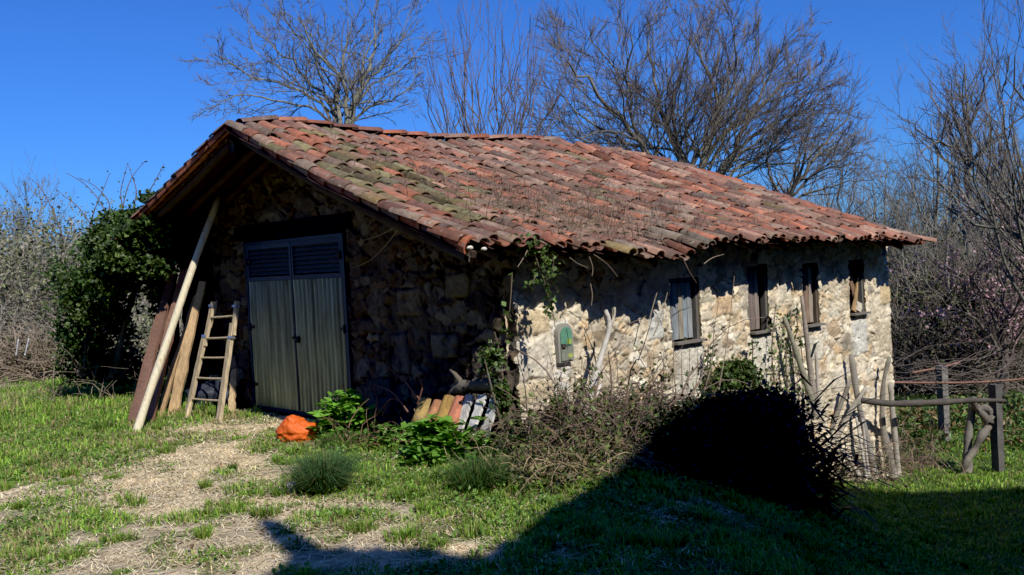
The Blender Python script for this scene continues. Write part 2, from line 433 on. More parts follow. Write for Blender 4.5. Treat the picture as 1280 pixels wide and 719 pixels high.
lb = MB(); x, y = sample_ground(9000, -10, 8, 4.8, 18, 7.); k = rng.random(len(x)) < .35; x, y = x[k], y[k]
leaves(lb, np.stack([x, y, gz(x, y) + .012 + .02 * rng.random(len(x))], 1), .035, np.array([[.26, .16, .08], [.18, .11, .06], [.36, .27, .15]])[rng.integers(0, 3, len(x))], 1.0, .4, .7)
tag(lb.build('leaf_litter', M_leaf), 'scattered dead brown leaves on the yard', 'leaves', kind='stuff')
# ------------------------------------------------------------------ the barn
barn = empty('stone_barn', BO, TH)
tag(barn, 'old rubble stone barn under a sagging mossy clay tile roof', 'barn')
EAVE = np.array([(-1.2, 1.93), (-.98, 1.92), (-.3, 1.89), (.42, 1.83), (1.1, 1.79), (1.7, 1.73), (1.95, 1.69), (2.1, 1.74), (2.4, 1.82), (2.86, 1.85), (4, 1.83), (5.9, 1.78), (7, 1.76), (8.1, 1.72)])
XE = 7.72; YR = 3.47; YE = -.51; XR = 4.3; ZR = 3.48; YL = 7.49; ZL = 2.18; X0 = -.98
def ridge_z(x):
    return ZR + np.interp(x, [-1, -.3, .9, 2.3, 3.6, 4.3], [-.02, .06, -.02, -.05, .01, .0]) + .05 * (fbm(np.asarray(x, float) * 1.3, np.asarray(x, float) * 0, 87) - .5)
def hip_y(x):
    return np.where(x < XR, YR, YR + (YE - YR) * (x - XR) / (XE - XR))
def eave_y(x):
    return YE - .10 * np.exp(-((x - 1.5) / .55) ** 2)
def roof_r(x, y):
    x = np.asarray(x, float); y = np.asarray(y, float)
    s = (y - YE) / (YR - YE); ze = np.interp(x, EAVE[:, 0], EAVE[:, 1])
    q = np.clip((x - XR) / (XE - XR), 0, 1)
    z = ze + (ridge_z(np.minimum(x, XR)) - ze) * s
    z = z - .07 * np.sin(math.pi * np.clip(s, 0, 1)) + .27 * np.sin(math.pi * q) * np.clip(s, 0, 1) ** .7
    return z + .11 * (fbm(x * .9, y * .9, 81) - .5)
def roof_l(x, y):
    s = (YL - np.asarray(y, float)) / (YL - YR)
    return ZL + (ridge_z(np.minimum(x, XR)) - ZL) * s + .02 * (fbm(np.asarray(x) * .9, np.asarray(y) * .9, 83) - .5)
def hip_yl(x):
    return np.where(x < XR, YR, YR + (YL - YR) * (x - XR) / (XE - XR))

# --- rubble walls: stones raised from a bed of mortar, per-stone colour
def stones(W, H, n, big, seed, sizes=(.0, .03)):
    r = np.random.default_rng(seed)
    P = np.stack([r.uniform(-.1, W + .1, n), r.uniform(-.1, H + .1, n)], 1)
    wt = r.uniform(*sizes, n) ** 1.0; wt[r.random(n) < .18] += .045
    return P, wt, big
def wall_mesh(W, H, res, n, big, seed, pal, mortar, keep, place, bulge=.04, flat_=0.):
    r = np.random.default_rng(seed)
    U = np.arange(-.075, W + res * .5, res); Vv = np.arange(0, H + res * .5, res)
    uu, vv = np.meshgrid(U, Vv)
    P = np.stack([r.uniform(-.1, W + .1, n), r.uniform(-.1, H + .1, n)], 1)
    wt = r.uniform(0, .02, n); kk = r.random(n) < .16; wt[kk] += r.uniform(.02, .075, kk.sum())
    wx = uu + .05 * (fbm(uu * 9, vv * 9, seed, 3) - .5) * 2; wy = vv + .05 * (fbm(uu * 9 + 9, vv * 9, seed + 1, 3) - .5) * 2
    q = np.stack([wx.ravel(), wy.ravel()], 1)
    d1 = np.full(len(q), 9.); d2 = np.full(len(q), 9.); i1 = np.zeros(len(q), int)
    for s0 in range(0, len(q), 20000):
        e = q[s0:s0 + 20000]
        lo = e[:, 1].min() - .5; hi = e[:, 1].max() + .5
        sel = np.nonzero((P[:, 1] > lo) & (P[:, 1] < hi))[0]
        D = np.sqrt(((e[:, None, 0] - P[None, sel, 0]) * .72) ** 2 + (e[:, None, 1] - P[None, sel, 1]) ** 2 * 1.25) - wt[sel]
        o = np.argpartition(D, 1, axis=1)[:, :2]; dd = np.take_along_axis(D, o, 1); so_ = np.argsort(dd, 1)
        o = np.take_along_axis(o, so_, 1); dd = np.take_along_axis(dd, so_, 1)
        d1[s0:s0 + 20000] = dd[:, 0]; d2[s0:s0 + 20000] = dd[:, 1]; i1[s0:s0 + 20000] = sel[o[:, 0]]
    edge = (d2 - d1).reshape(uu.shape); sid = i1.reshape(uu.shape)
    hgt = 1 - np.exp(-np.clip(edge - .004, 0, 1) / .0095)
    sc = pal[r.integers(0, len(pal), n)] * r.uniform(.72, 1.2, (n, 1)); so2 = r.normal(0, .012, n)
    off = so2[sid]; col = sc[sid]
    tiltx = r.normal(0, .16, n)[sid] * (uu - P[sid, 0]); tilty = r.normal(0, .16, n)[sid] * (vv - P[sid, 1])
    bm = np.zeros(uu.shape, bool)
    for (bu, bv, bw, bh, bc, bo) in big:                       # larger dressed blocks
        jx = .05 * (fbm(uu * 5 + bu * 13, vv * 5, seed + 5, 3) - .5) * 2
        sdf = np.maximum(np.abs(uu - bu + jx) - bw / 2, np.abs(vv - bv + jx * .8) - bh / 2)
        k = sdf < 0; bm |= k
        hgt = np.where(k, 1 - np.exp(np.clip(sdf, -1, 0) / .012), np.where((sdf < .018), np.minimum(hgt, .15), hgt))
        off = np.where(k, bo, off); col = np.where(k[..., None], np.array(bc), col); tiltx = np.where(k, 0, tiltx); tilty = np.where(k, 0, tilty)
    hole = (fbm(uu * 5, vv * 5, seed + 9, 3) > .66)             # lost mortar, deep gaps
    z = bulge * hgt + off * hgt * (.45 if flat_ else 1) + np.clip(tiltx + tilty, -.018, .018) * hgt * (.55 if flat_ else 1) + .012 * (fbm(uu * 16, vv * 16, seed + 3) - .5) + .004 * r.standard_normal(uu.shape)
    z = z - (.018 if flat_ else .045) * (1 - hgt) * hole - (.010 if flat_ else .03) * (fbm(uu * 11, vv * 11, seed + 12, 3) > .70) + .05 * (fbm(uu * .8, vv * .8, seed + 4) - .5)
    mo = mortar * (.6 + .8 * fbm(uu * 10, vv * 10, seed + 6)[..., None]) * np.where(hole, .68 if flat_ else .45, 1)[..., None]
    smear = smooth((fbm(uu * 1.6, vv * 1.6, seed + 21) - .50) / .16) * flat_ * (.7 * ~bm + .12 * bm); hgt = hgt * (1 - .75 * smear); col = col * (1 - .55 * smear[..., None]) + np.array(mortar) * 1.12 * .55 * smear[..., None]
    crack = (1 - .8 * smear) * np.exp(-(edge / .0045) ** 2) * smooth((fbm(uu * 4, vv * 4, seed + 15) - .34) / .2)
    mo = mo * (1 - .8 * crack[..., None]); z = z - .014 * crack
    t = smooth(hgt * 1.6 - .35)[..., None]
    col = col * (.72 + .56 * fbm(uu * 12, vv * 12, seed + 7)[..., None]) * (.85 + .3 * fbm(uu * 40, vv * 40, seed + 8, 2)[..., None])
    col = mo * (1 - t) + col * t
    ok = keep(uu, vv)
    idx = np.arange(uu.size).reshape(uu.shape)
    fk = ok[:-1, :-1] & ok[1:, :-1] & ok[1:, 1:] & ok[:-1, 1:]
    f = np.stack([idx[:-1, :-1], idx[:-1, 1:], idx[1:, 1:], idx[1:, :-1]], -1)[fk]
    V = place(uu, vv, z).reshape(-1, 3); col = col.reshape(-1, 3)
    used = np.unique(f); rm = np.full(len(V), -1); rm[used] = np.arange(len(used))
    mb = MB(); mb.add(V[used], rm[f], col[used]); return mb

ZB = -2.0
WIN = [(2.53, 3.07, .74, 1.47), (4.08, 4.52, .72, 1.55), (5.35, 5.75, .70, 1.53), (6.59, 7.03, .76, 1.53)]
cream = 1.10 * np.array([[.60, .51, .36], [.66, .59, .45], [.55, .44, .29], [.68, .63, .52], [.58, .43, .26], [.44, .39, .31], [.63, .55, .41], [.40, .31, .21], [.70, .64, .50]])
lime = (.72, .69, .62); pale = (.60, .57, .48)
bigs = [(.30, 1.17 - ZB, .62, .22, (.56, .46, .30), .02), (.34, .83 - ZB, .6, .42, (.60, .55, .45), .03), (.30, .50 - ZB, .66, .2, (.48, .40, .27), .0), (.30, .2 - ZB, .62, .34, (.50, .42, .33), .02),
        (.73, .87 - ZB, .26, .62, lime, .012), (.72, .45 - ZB, .2, .28, lime, .008),
        (2.82, .38 - ZB, .56, .66, (.56, .53, .45), .02), (2.82, -.18 - ZB, .6, .4, (.5, .47, .38), .015), (2.25, 1.0 - ZB, .3, .3, (.5, .5, .46), .01),
        (4.28, .47 - ZB, .47, .46, pale, .03), (4.27, -.02 - ZB, .44, .5, (.58, .55, .45), .025),
        (6.82, .44 - ZB, .44, .5, (.58, .56, .5), .03), (3.55, 1.12 - ZB, .4, .24, (.52, .38, .24), .015), (4.9, 1.18 - ZB, .36, .24, (.6, .54, .42), .015), (5.6, .4 - ZB, .4, .34, (.58, .54, .44), .02),
        (7.55, .4 - ZB, .42, .5, (.52, .45, .33), .025), (7.62, 1.0 - ZB, .3, .3, (.56, .44, .26), .02), (7.5, -.5 - ZB, .45, .4, (.5, .44, .33), .02), (6.2, -.1 - ZB, .4, .34, (.55, .5, .4), .02), (7.55, -1.2 - ZB, .4, .45, (.5, .44, .34), .02)]
def keep_side(u, v):
    z = v + ZB; ok = (u > -.01) & (u < 7.78 + .06 * (fbm(v * 4, v * 0, 91) - .5))
    ok &= z < roof_r(u, 0 * u) - .02
    for a, b, c, d in WIN:
        ok &= ~((u > a + .02 * (vnoise(v * 9, v * 0 + a, 5) - .5)) & (u < b + .03 * (vnoise(v * 9, v * 0 + b, 6) - .5)) & (z > c) & (z < d))
    return ok
side = wall_mesh(7.84, 4.1, .0145, 2900, bigs, 11, cream, np.array([.64, .565, .43]), keep_side, lambda u, v, z: np.stack([u + .0 * z, .05 - z, v + ZB], -1), .009, 1.)
side.build('side_wall', M_stone, barn, True)
shade_pal = .78 * np.array([[.15, .12, .085], [.20, .17, .12], [.12, .095, .07], [.24, .21, .16], [.17, .115, .07], [.10, .085, .07]])  # gable stone colours lowered to deepen the shade on that wall
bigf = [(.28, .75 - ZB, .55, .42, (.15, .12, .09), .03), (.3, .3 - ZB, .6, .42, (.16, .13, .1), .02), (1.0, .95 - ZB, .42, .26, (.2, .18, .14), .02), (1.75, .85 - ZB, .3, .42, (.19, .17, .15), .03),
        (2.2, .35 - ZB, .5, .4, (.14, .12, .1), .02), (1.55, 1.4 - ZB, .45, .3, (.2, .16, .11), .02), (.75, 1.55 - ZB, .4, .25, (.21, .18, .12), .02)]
DOOR = (2.70, 5.02, -.1, 2.22)
def keep_front(u, v):
    z = v + ZB; zr = np.where(u < YR, roof_r(0 * u, u), roof_l(0 * u, u))
    return (z < zr - .03) & ~((u > DOOR[0] - .02) & (u < DOOR[1] + .02) & (z < 2.42) & (z > -.15)) & (z > -.5)
wall_mesh(5.78, 5.6, .0165, 1500, [(a_, b_, c_, d_, tuple(np.array(e_) * .82), f_) for a_, b_, c_, d_, e_, f_ in bigf], 23, shade_pal, np.array([.085, .07, .053]), keep_front, lambda u, v, z: np.stack([.03 - z, u, v + ZB], -1), .013).build('front_wall', M_shadestone, barn, True)
def plainwall(name, W, H, seed, place, keep=lambda u, v: u > -9, m=M_shadestone, pal=shade_pal):
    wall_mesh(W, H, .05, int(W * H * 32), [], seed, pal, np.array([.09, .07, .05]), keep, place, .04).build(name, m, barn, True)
plainwall('end_wall', 7.4, 4.0, 31, lambda u, v, z: np.stack([7.80 + z * .8, u, v + ZB], -1), lambda u, v: (v + ZB < 1.6) & (u > .04), M_stone, cream)
plainwall('inner_wall', 7.6, 5.0, 37, lambda u, v, z: np.stack([u, 5.76 + z, v + ZB], -1), lambda u, v: v + ZB < roof_l(u, 0 * u + 5.76) - .03 - np.clip((u - 4.3) * .3, 0, 9))
plainwall('porch_wall', 1.7, 4.5, 39, lambda u, v, z: np.stack([2.6 - z, 5.8 + u, v + ZB], -1), lambda u, v: v + ZB < 2.2)
plainwall('porch_side_wall', 2.5, 4.1, 47, lambda u, v, z: np.stack([.25 + u, 7.40 - z, v + ZB], -1), lambda u, v: v + ZB < 2.1)
plainwall('back_wall', 5.2, 4.1, 43, lambda u, v, z: np.stack([2.6 + u, 7.42 + z, v + ZB], -1), lambda u, v: v + ZB < 2.1)

# lintel over the door
t = MB(); t.box((.09, 3.9, 2.325), (.2, 2.7, .17), None, (.012, .010, .008)); t.build('lintel', M_bwood, barn)
# --- double door of corrugated sheet with louvred tops
door = empty('double_door', (.075, 0, 0)); door.parent = barn
zt_, zb_ = 2.2, .02
fr = MB(); bl = (.03, .045, .085)
for yy in (DOOR[0] + .02, DOOR[1] - .02): fr.box((-.045, yy, (zt_ + zb_) / 2), (.06, .045, zt_ - zb_), None, bl)
fr.box((-.045, 3.86, zt_ - .02), (.058, 2.236, .04), None, bl); fr.box((-.045, 3.86, zb_ + .03), (.058, 2.236, .05), None, (.04, .045, .055))
fr.build('door_frame', M_blue, door)
for k, (ya, yb) in enumerate(((2.748, 3.852), (3.868, 4.972))):
    lf = MB(); z1 = 1.72
    # corrugated sheet
    n = 12 * 10; yy = np.linspace(ya + .012, yb - .012, n); xx = -.052 + .018 * np.clip(1.6 * np.sin((yy - ya) / (yb - ya) * 12 * 2 * math.pi), -1, 1)
    zz = np.linspace(.07, z1 - .03, 9)
    V = np.array([[x + .003 * math.sin(7 * z + 3 * y_), y_, z] for z in zz for x, y_ in zip(xx, yy)])
    id_ = np.arange(9 * n).reshape(9, n)
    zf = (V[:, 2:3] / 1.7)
    cc = (np.array([.42, .46, .39]) * (1 - zf) ** 1.2 + np.array([.22, .285, .32]) * zf) * (1 if k else 1.05)  # lighter foot: reflection of the sunlit ground painted into the sheet
    st = .35 + 1.2 * fbm(V[:, 1] * 16, V[:, 2] * .9, 101 + k)
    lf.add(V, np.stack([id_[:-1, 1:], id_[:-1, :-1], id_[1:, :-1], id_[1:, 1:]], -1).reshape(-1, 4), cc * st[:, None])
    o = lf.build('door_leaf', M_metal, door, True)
    sf = MB()
    for z in (z1, zt_ - .07): sf.box((-.055, (ya + yb) / 2, z), (.035, yb - ya, .055), None, np.array(bl) * (1.5 if k else 1.0))
    for y_ in (ya + .02, yb - .02):
        sf.box((-.056, y_, (z1 + zt_ - .07) / 2), (.033, .04, zt_ - .07 - z1 - .055), None, np.array(bl) * (1.5 if k else 1.0))
        sf.box((-.048, y_, (z1 + .07) / 2 - .01), (.03, .036, z1 - .12), None, np.array(bl) * .6)
    sf.build('leaf_frame', M_blue, o)
    lv = MB()
    for i in range(7):
        z = z1 + .05 + i * .054
        a = .6; Rm = np.array([[math.cos(a), 0, math.sin(a)], [0, 1, 0], [-math.sin(a), 0, math.cos(a)]])
        lv.box((-.045, (ya + yb) / 2, z + .02), (.006, yb - ya - .085, .062), Rm, (.075, .085, .095))
    lv.build('louvre', M_blue, o)
for yy in (2.76, 4.96):
    for z in (.35, 1.1, 1.95):
        h_ = MB(); tube(h_, [[-.085, yy, z - .05], [-.085, yy, z + .05]], .014, 8, (.05, .045, .045)); h_.box((-.078, yy + (.05 if yy < 3 else -.05), z), (.008, .09, .035), None, (.05, .045, .045)); h_.build('hinge', M_rust, door)
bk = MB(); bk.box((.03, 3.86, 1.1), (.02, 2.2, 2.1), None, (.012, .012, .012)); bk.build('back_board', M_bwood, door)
lt = MB(); lt.box((-.075, 3.83, .98), (.03, .16, .03), None, (.03, .03, .03)); lt.box((-.09, 3.78, .95), (.03, .05, .06), None, (.03, .03, .03)); lt.build('latch', M_rust, door)

# --- windows: reveal, frame, boards
def window(a, b, c, d, kind):
    w = empty('window'); w.parent = barn
    rv = MB(); dp = .30; q = (.17, .15, .09)
    mb = rv; x0, x1 = a - .012, b + .012; z0, z1 = c - .012, d + .012
    for (p, s) in (((x0, .185, (z0 + z1) / 2), (.02, dp - .06, z1 - z0)), ((x1, .185, (z0 + z1) / 2), (.02, dp - .06, z1 - z0))): mb.box(p, s, None, q)
    mb.box(((a + b) / 2, .185, z1), (b - a + .02, dp - .06, .02), None, (.05, .04, .03)); mb.box(((a + b) / 2, .185, z0), (b - a + .02, dp - .06, .02), None, q)
    rv.build('reveal', M_stone, w)
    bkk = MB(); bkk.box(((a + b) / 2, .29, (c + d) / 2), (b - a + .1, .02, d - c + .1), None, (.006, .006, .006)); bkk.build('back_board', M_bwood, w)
    f = MB(); fw = .032; yy = .11; fc = (.16, .15, .14) if kind != 2 else (.14, .11, .085)
    f.box((a + fw / 2, yy, (c + d) / 2), (fw, .07, d - c), None, fc); f.box((b - fw / 2 * 1.3, yy + .003, (c + d) / 2), (fw * 1.3, .07, d - c), None, np.array(fc) * .8)
    f.box(((a + b) / 2, yy + .004, d - fw / 2), (b - a - 2 * fw, .066, fw), None, fc)
    f.build('window_frame', M_wood, w)
    s = MB(); s.box(((a + b) / 2, .03, c + .012), (b - a + .012, .11, .026), None, (.17, .155, .14)); s.build('sill', M_wood, w)
    sh = MB(); bx0 = a + fw + .004; bx1 = b - fw * 1.3 - .004
    if kind == 0:
        cols = [(.17, .19, .21), (.24, .26, .28), (.28, .25, .19), (.24, .29, .33), (.26, .28, .29)]; n = 5; end = bx1 - .035
    elif kind == 1:
        cols = [(.16, .12, .11), (.2, .16, .14), (.23, .19, .17)]; n = 3; end = bx1 - .09
    elif kind == 2:
        cols = [(.15, .10, .075), (.20, .14, .10), (.30, .25, .2)]; n = 3; end = bx1 - .02
    else:
        cols = [(.3, .2, .11), (.22, .14, .09)]; n = 2; end = bx1
    if kind < 3:
        e = np.linspace(bx0, end, n + 1)
        for i in range(n):
            plank(sh, ((e[i] + e[i + 1]) / 2, .12 + .006 * (i % 2), c + .045), ((e[i] + e[i + 1]) / 2 + .004, .12 + .006 * (i % 2), d - fw - .01), e[i + 1] - e[i] - .004, .02, (0, -1, 0), cols[i], 6, .002)
    else:                                                     # broken boards leaning in the opening
        plank(sh, (a + .30, .10, c + .05), (a + .10, .12, d - .12), .10, .018, (0, -1, 0), cols[1], 6, .008)
        plank(sh, (a + .12, .06, c + .05), (a + .33, .09, c + .52), .12, .018, (0, -1, 0), (.36, .24, .12), 6, .01, 0, .35)
        plank(sh, (a + .22, .05, c + .05), (a + .26, .05, c + .17), .16, .014, (0, -1, 0), (.55, .5, .4), 4, .01)
    sh.build('shutter', M_wood, w)
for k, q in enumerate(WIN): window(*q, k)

# --- roof: decking, rafters, tiles
dk_ = MB(); gx_ = np.linspace(X0 + .02, XE, 50)
def deck(fn, ylo, yhi):
    n = 20; V = []; 
    for x in gx_:
        for k in range(n + 1):
            y_ = ylo(x) + (yhi(x) - ylo(x)) * k / n; V.append([x, y_, float(fn(x, y_)) - .045])
    id_ = np.arange(len(V)).reshape(len(gx_), n + 1)
    dk_.add(V, np.stack([id_[:-1, :-1], id_[1:, :-1], id_[1:, 1:], id_[:-1, 1:]], -1).reshape(-1, 4), (.045, .026, .02))
deck(roof_r, lambda x: YE + .06, lambda x: float(hip_y(x)))
deck(roof_l, lambda x: YL - .02, lambda x: float(hip_yl(x)))
# far hip slope
V = []; 
for y_ in np.linspace(YE + .03, YL - .03, 30):
    xt = XR + (YR - y_) / (YR - YE) * (XE - XR) if y_ < YR else XR + (y_ - YR) / (YL - YR) * (XE - XR)
    zt = float(roof_r(xt, y_)) if y_ < YR else float(roof_l(xt, y_))
    V += [[xt, y_, zt - .03], [XE + .02, y_, 1.70]]
dk_.add(V, [[2 * i, 2 * i + 1, 2 * i + 3, 2 * i + 2] for i in range(29)], (.22, .1, .06))
roof = dk_.build('roof_decking', M_bwood, barn)
for xx in (-.80, -.42, -.06, 7.4):
    for sidefn, ya, yb in ((roof_r, YE + .1, YR - .05), (roof_l, YL - .1, YR + .05)):
        if xx > 5 : continue
        t = MB(); P = [[xx + .01 * rng.standard_normal(), y_, float(sidefn(xx, y_)) - .12] for y_ in np.linspace(ya, yb, 8)]
        tube(t, P, .055, 7, (.05, .037, .028), True, .06); t.build('rafter', M_bwood, barn, True)
t = MB(); tube(t, [[x, YR, float(ridge_z(x)) - .22] for x in np.linspace(-.9, 2, 6)], .08, 8, (.025, .02, .016)); t.build('ridge_beam', M_bwood, barn, True)
t = MB(); tube(t, [[x, 7.25, 2.08] for x in np.linspace(-.9, 2.5, 6)], .08, 8, (.025, .02, .016)); t.build('wall_plate', M_bwood, barn, True)
t = MB(); tube(t, [[-.05, 7.2, -.1], [-.05, 7.22, 2.0]], .09, 8, (.025, .02, .016)); t.build('porch_post', M_bwood, barn, True)
# rafter tails under the long eave
for xx in np.arange(.5, 7.8, .62):
    t = MB(); tube(t, [[xx, y_, float(roof_r(xx, y_)) - .115] for y_ in (YE + .12, -.2, .15)], .04, 6, (.10, .08, .06)); t.build('rafter', M_bwood, barn, True)

# one clay tile: tapered half pipe with thickness; local: y up the slope, lower end at y=0
def tile_grid(L, w0, w1, h0, h1, n=8, m=3, concave=False):
    V = []; a = np.linspace(0, math.pi, n)
    for j in range(m):
        q = j / (m - 1); w_ = w0 + (w1 - w0) * q; hh = h0 + (h1 - h0) * q
        for t_ in a:
            V.append([-math.cos(t_) * w_ / 2, q * L, (math.sin(t_) * hh) * (-1 if concave else 1)])
    for t_ in a:                                              # inner lip at the lower end
        V.append([-math.cos(t_) * (w0 / 2 - .016), .0, (math.sin(t_) * (h0 - .018)) * (-1 if concave else 1)])
    for t_ in a:
        V.append([-math.cos(t_) * (w0 / 2 - .016), .14, (math.sin(t_) * (h0 - .018)) * (-1 if concave else 1)])
    f = []
    for j in range(m - 1):
        for i in range(n - 1): f.append([j * n + i, j * n + i + 1, (j + 1) * n + i + 1, (j + 1) * n + i])
    for i in range(n - 1):
        f.append([i, m * n + i, m * n + i + 1, i + 1]); f.append([m * n + i, (m + 1) * n + i, (m + 1) * n + i + 1, m * n + i + 1])
    V = np.array(V)
    return V, np.array(f)
capV, capF = tile_grid(.41, .152, .126, .056, .048)
chV, chF = tile_grid(.41, .13, .15, .042, .046, 6, 2, True)
TPAL = np.array([[.33, .115, .065], [.37, .15, .09], [.27, .115, .08], [.20, .09, .07], [.36, .20, .14], [.27, .16, .12], [.17, .11, .09], [.32, .11, .06], [.29, .20, .15], [.24, .12, .09]])
def tile_col(x, s):
    c = TPAL[rng.integers(0, len(TPAL))].copy()
    age = float(fbm(np.array(x * .8), np.array(s * 3.), 111)) + .25 * rng.standard_normal() - .14 * float(smooth((x - 2.) / 2.))
    if age > .72: c = c * .45 + np.array([.19, .165, .13]) * .55
    if age > 1.0: c = np.array([.27, .24, .19])
    ms = math.exp(-((x + .1) / .7) ** 2 - ((s - .45) / .32) ** 2) * 1.15 + .03
    if rng.random() < ms * .62:
        c = np.array([.13, .135, .05]) * rng.uniform(.7, 1.35) * .75 + c * .25
    dry = math.exp(-((x - 1.9) / 1.3) ** 2 - ((s - .25) / .3) ** 2)
    c = c * (1 - .3 * dry) + np.array([.16, .11, .08]) * .3 * dry
    g_ = c.mean(); c = c * .88 + g_ * .12
    if rng.random() < .12: c = c * .55
    return c * rng.uniform(.78, 1.36) * np.array([1.04, 1., .95])
tl = MB(); PX = .174; ROW = .305
def lay(fn, xs, ylo, yhi, sgn):
    for ci, x in enumerate(xs):
        ya = ylo(x); yb = yhi(x); run = abs(yb - ya)
        if run < .12: continue
        dz = abs(float(fn(x, yb) - fn(x, ya))); L = math.hypot(run, dz); nr = int(math.ceil((L + .04) / ROW))
        for kind in (0, 1):
            xo = x + (0 if kind == 0 else PX / 2)
            sh = rng.uniform(-.05, .05)
            for r in range(nr):
                l0 = max(-.05, r * ROW + sh + rng.normal(0, .03)) - (.03 if kind == 0 else .0)
                q = l0 / L
                if l0 + .40 > L + .03:
                    l0 = L - .37; q = l0 / L
                    if l0 < (r - 1) * ROW + .1: continue
                y0 = ya + (yb - ya) * q; y1 = ya + (yb - ya) * (q + .37 / L)
                x_ = xo + rng.normal(0, .010) + .05 * (float(vnoise(np.array(x * 3.), np.array(l0 * 1.3), 121)) - .5)
                p0 = np.array([x_, y0, float(fn(x_, y0))]); p1 = np.array([x_, y1, float(fn(x_, y1))])
                d = norm(p1 - p0); sx = np.array([1., 0, 0]) * sgn; n = norm(np.cross(sx, d)) 
                if n[2] < 0: n = -n
                yaw = rng.normal(0, .035); d2 = norm(d + sx * yaw + n * (-.055 + rng.normal(0, .018))); s2 = norm(np.cross(d2, n)); n2 = np.cross(s2, d2)
                rr = rng.normal(0, .06); s3 = s2 * math.cos(rr) + n2 * math.sin(rr); n3 = np.cross(s3, d2)
                if n3[2] < 0: n3 = -n3
                TV, TF = (capV, capF) if kind == 0 else (chV, chF)
                sc_ = rng.uniform(.95, 1.07)
                W_ = p0 + TV[:, :1] * sc_ * s3 + TV[:, 1:2] * d2 + TV[:, 2:] * sc_ * n3 + n3 * (.044 if kind == 0 else .040)
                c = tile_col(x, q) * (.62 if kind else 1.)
                shade = (.92 + .16 * rng.random((len(W_), 1)))
                tl.add(W_, TF, np.clip(c * shade, .01, 1))
lay(roof_r, np.arange(X0 + .09, XE - .1, PX), lambda x: float(eave_y(x)) + .02 * rng.standard_normal(), lambda x: float(hip_y(x)) - .02, 1)
lay(roof_l, np.arange(X0 + .09, XE - .2, PX * 1.1), lambda x: YL + .02 * rng.standard_normal(), lambda x: float(hip_yl(x)) + .02, -1)
tl.build('tile_field', M_tile, roof, True)
# ridge and hip tiles
rt = MB(); rV, rF = tile_grid(.46, .21, .18, .058, .05)
def crest(P):
    P = np.array(P); d = np.r_[0, np.cumsum(np.linalg.norm(np.diff(P, axis=0), axis=1))]; s = 0.
    while s < d[-1] - .40:
        a = np.array([np.interp(s, d, P[:, i]) for i in range(3)]); b = np.array([np.interp(min(s + .4, d[-1] + .01), d, P[:, i]) for i in range(3)])
        t_ = norm(b - a); sx = norm(np.cross(t_, [0, 0, 1.])); n = np.cross(sx, t_); t_ = norm(t_ - n * .05 + sx * rng.normal(0, .03))
        W_ = a + rV[:, :1] * sx + rV[:, 1:2] * t_ + rV[:, 2:] * n * rng.uniform(.9, 1.1) + n * .015
        rt.add(W_, rF, np.clip(TPAL[rng.integers(0, 10)] * rng.uniform(.8, 1.2), .01, 1)); s += .36 + rng.normal(0, .01)
crest([[x, YR, float(ridge_z(x)) + .045] for x in np.linspace(XR + .1, X0 - .04, 14)])
crest([[x, float(hip_y(x)), float(roof_r(x, hip_y(x))) + .03 - .075 * max(0, 1 - (x - XR) / .8)] for x in np.linspace(XE + .1, XR, 16)])
crest([[x, float(hip_yl(x)), float(roof_l(x, hip_yl(x))) + .035] for x in np.linspace(XE - .1, XR + .02, 10)])
rt.build('ridge_tile', M_tile, roof, True)
# verge: tiles bedded along both sloping edges of the gable
vg = MB(); vV, vF = tile_grid(.42, .17, .14, .075, .065)
for fn, ya, yb in ((roof_r, YE - .03, YR), (roof_l, YL + .02, YR)):
    L = math.hypot(yb - ya, float(fn(X0, yb) - fn(X0, ya))); m_ = int(L / .315)
    for i in range(m_ + 1):
        q = i * .315 / L
        if q * L > L - .22: continue
        y0 = ya + (yb - ya) * q; y1 = ya + (yb - ya) * min(q + .38 / L, 1.0)
        p0 = np.array([X0 + .10, y0, float(fn(X0, y0)) + .015]); d = norm(np.array([X0 + .10, y1, float(fn(X0, y1)) + .015]) - p0)
        n = norm(np.array([-.85, 0, .5]) + [0, rng.normal(0, .1), rng.normal(0, .1)]); n = norm(n - (n @ d) * d); d = norm(d + n * -.05); s = np.cross(d, n)
        W_ = p0 + vV[:, :1] * s + vV[:, 1:2] * d + vV[:, 2:] * n
        c = np.array([.34, .115, .06]) if (fn is roof_l or rng.random() < .35) else TPAL[rng.integers(0, 10)] * .9
        vg.add(W_, vF, np.clip(c * rng.uniform(.75, 1.2), .01, 1))
        plank(vg, p0 + [.03, 0, -.07], p0 + d * .33 + [.03, 0, -.07], .05, .05, (1, 0, 0), (.06, .04, .03), 1, .004)
vg.build('verge_tile', M_tile, roof)
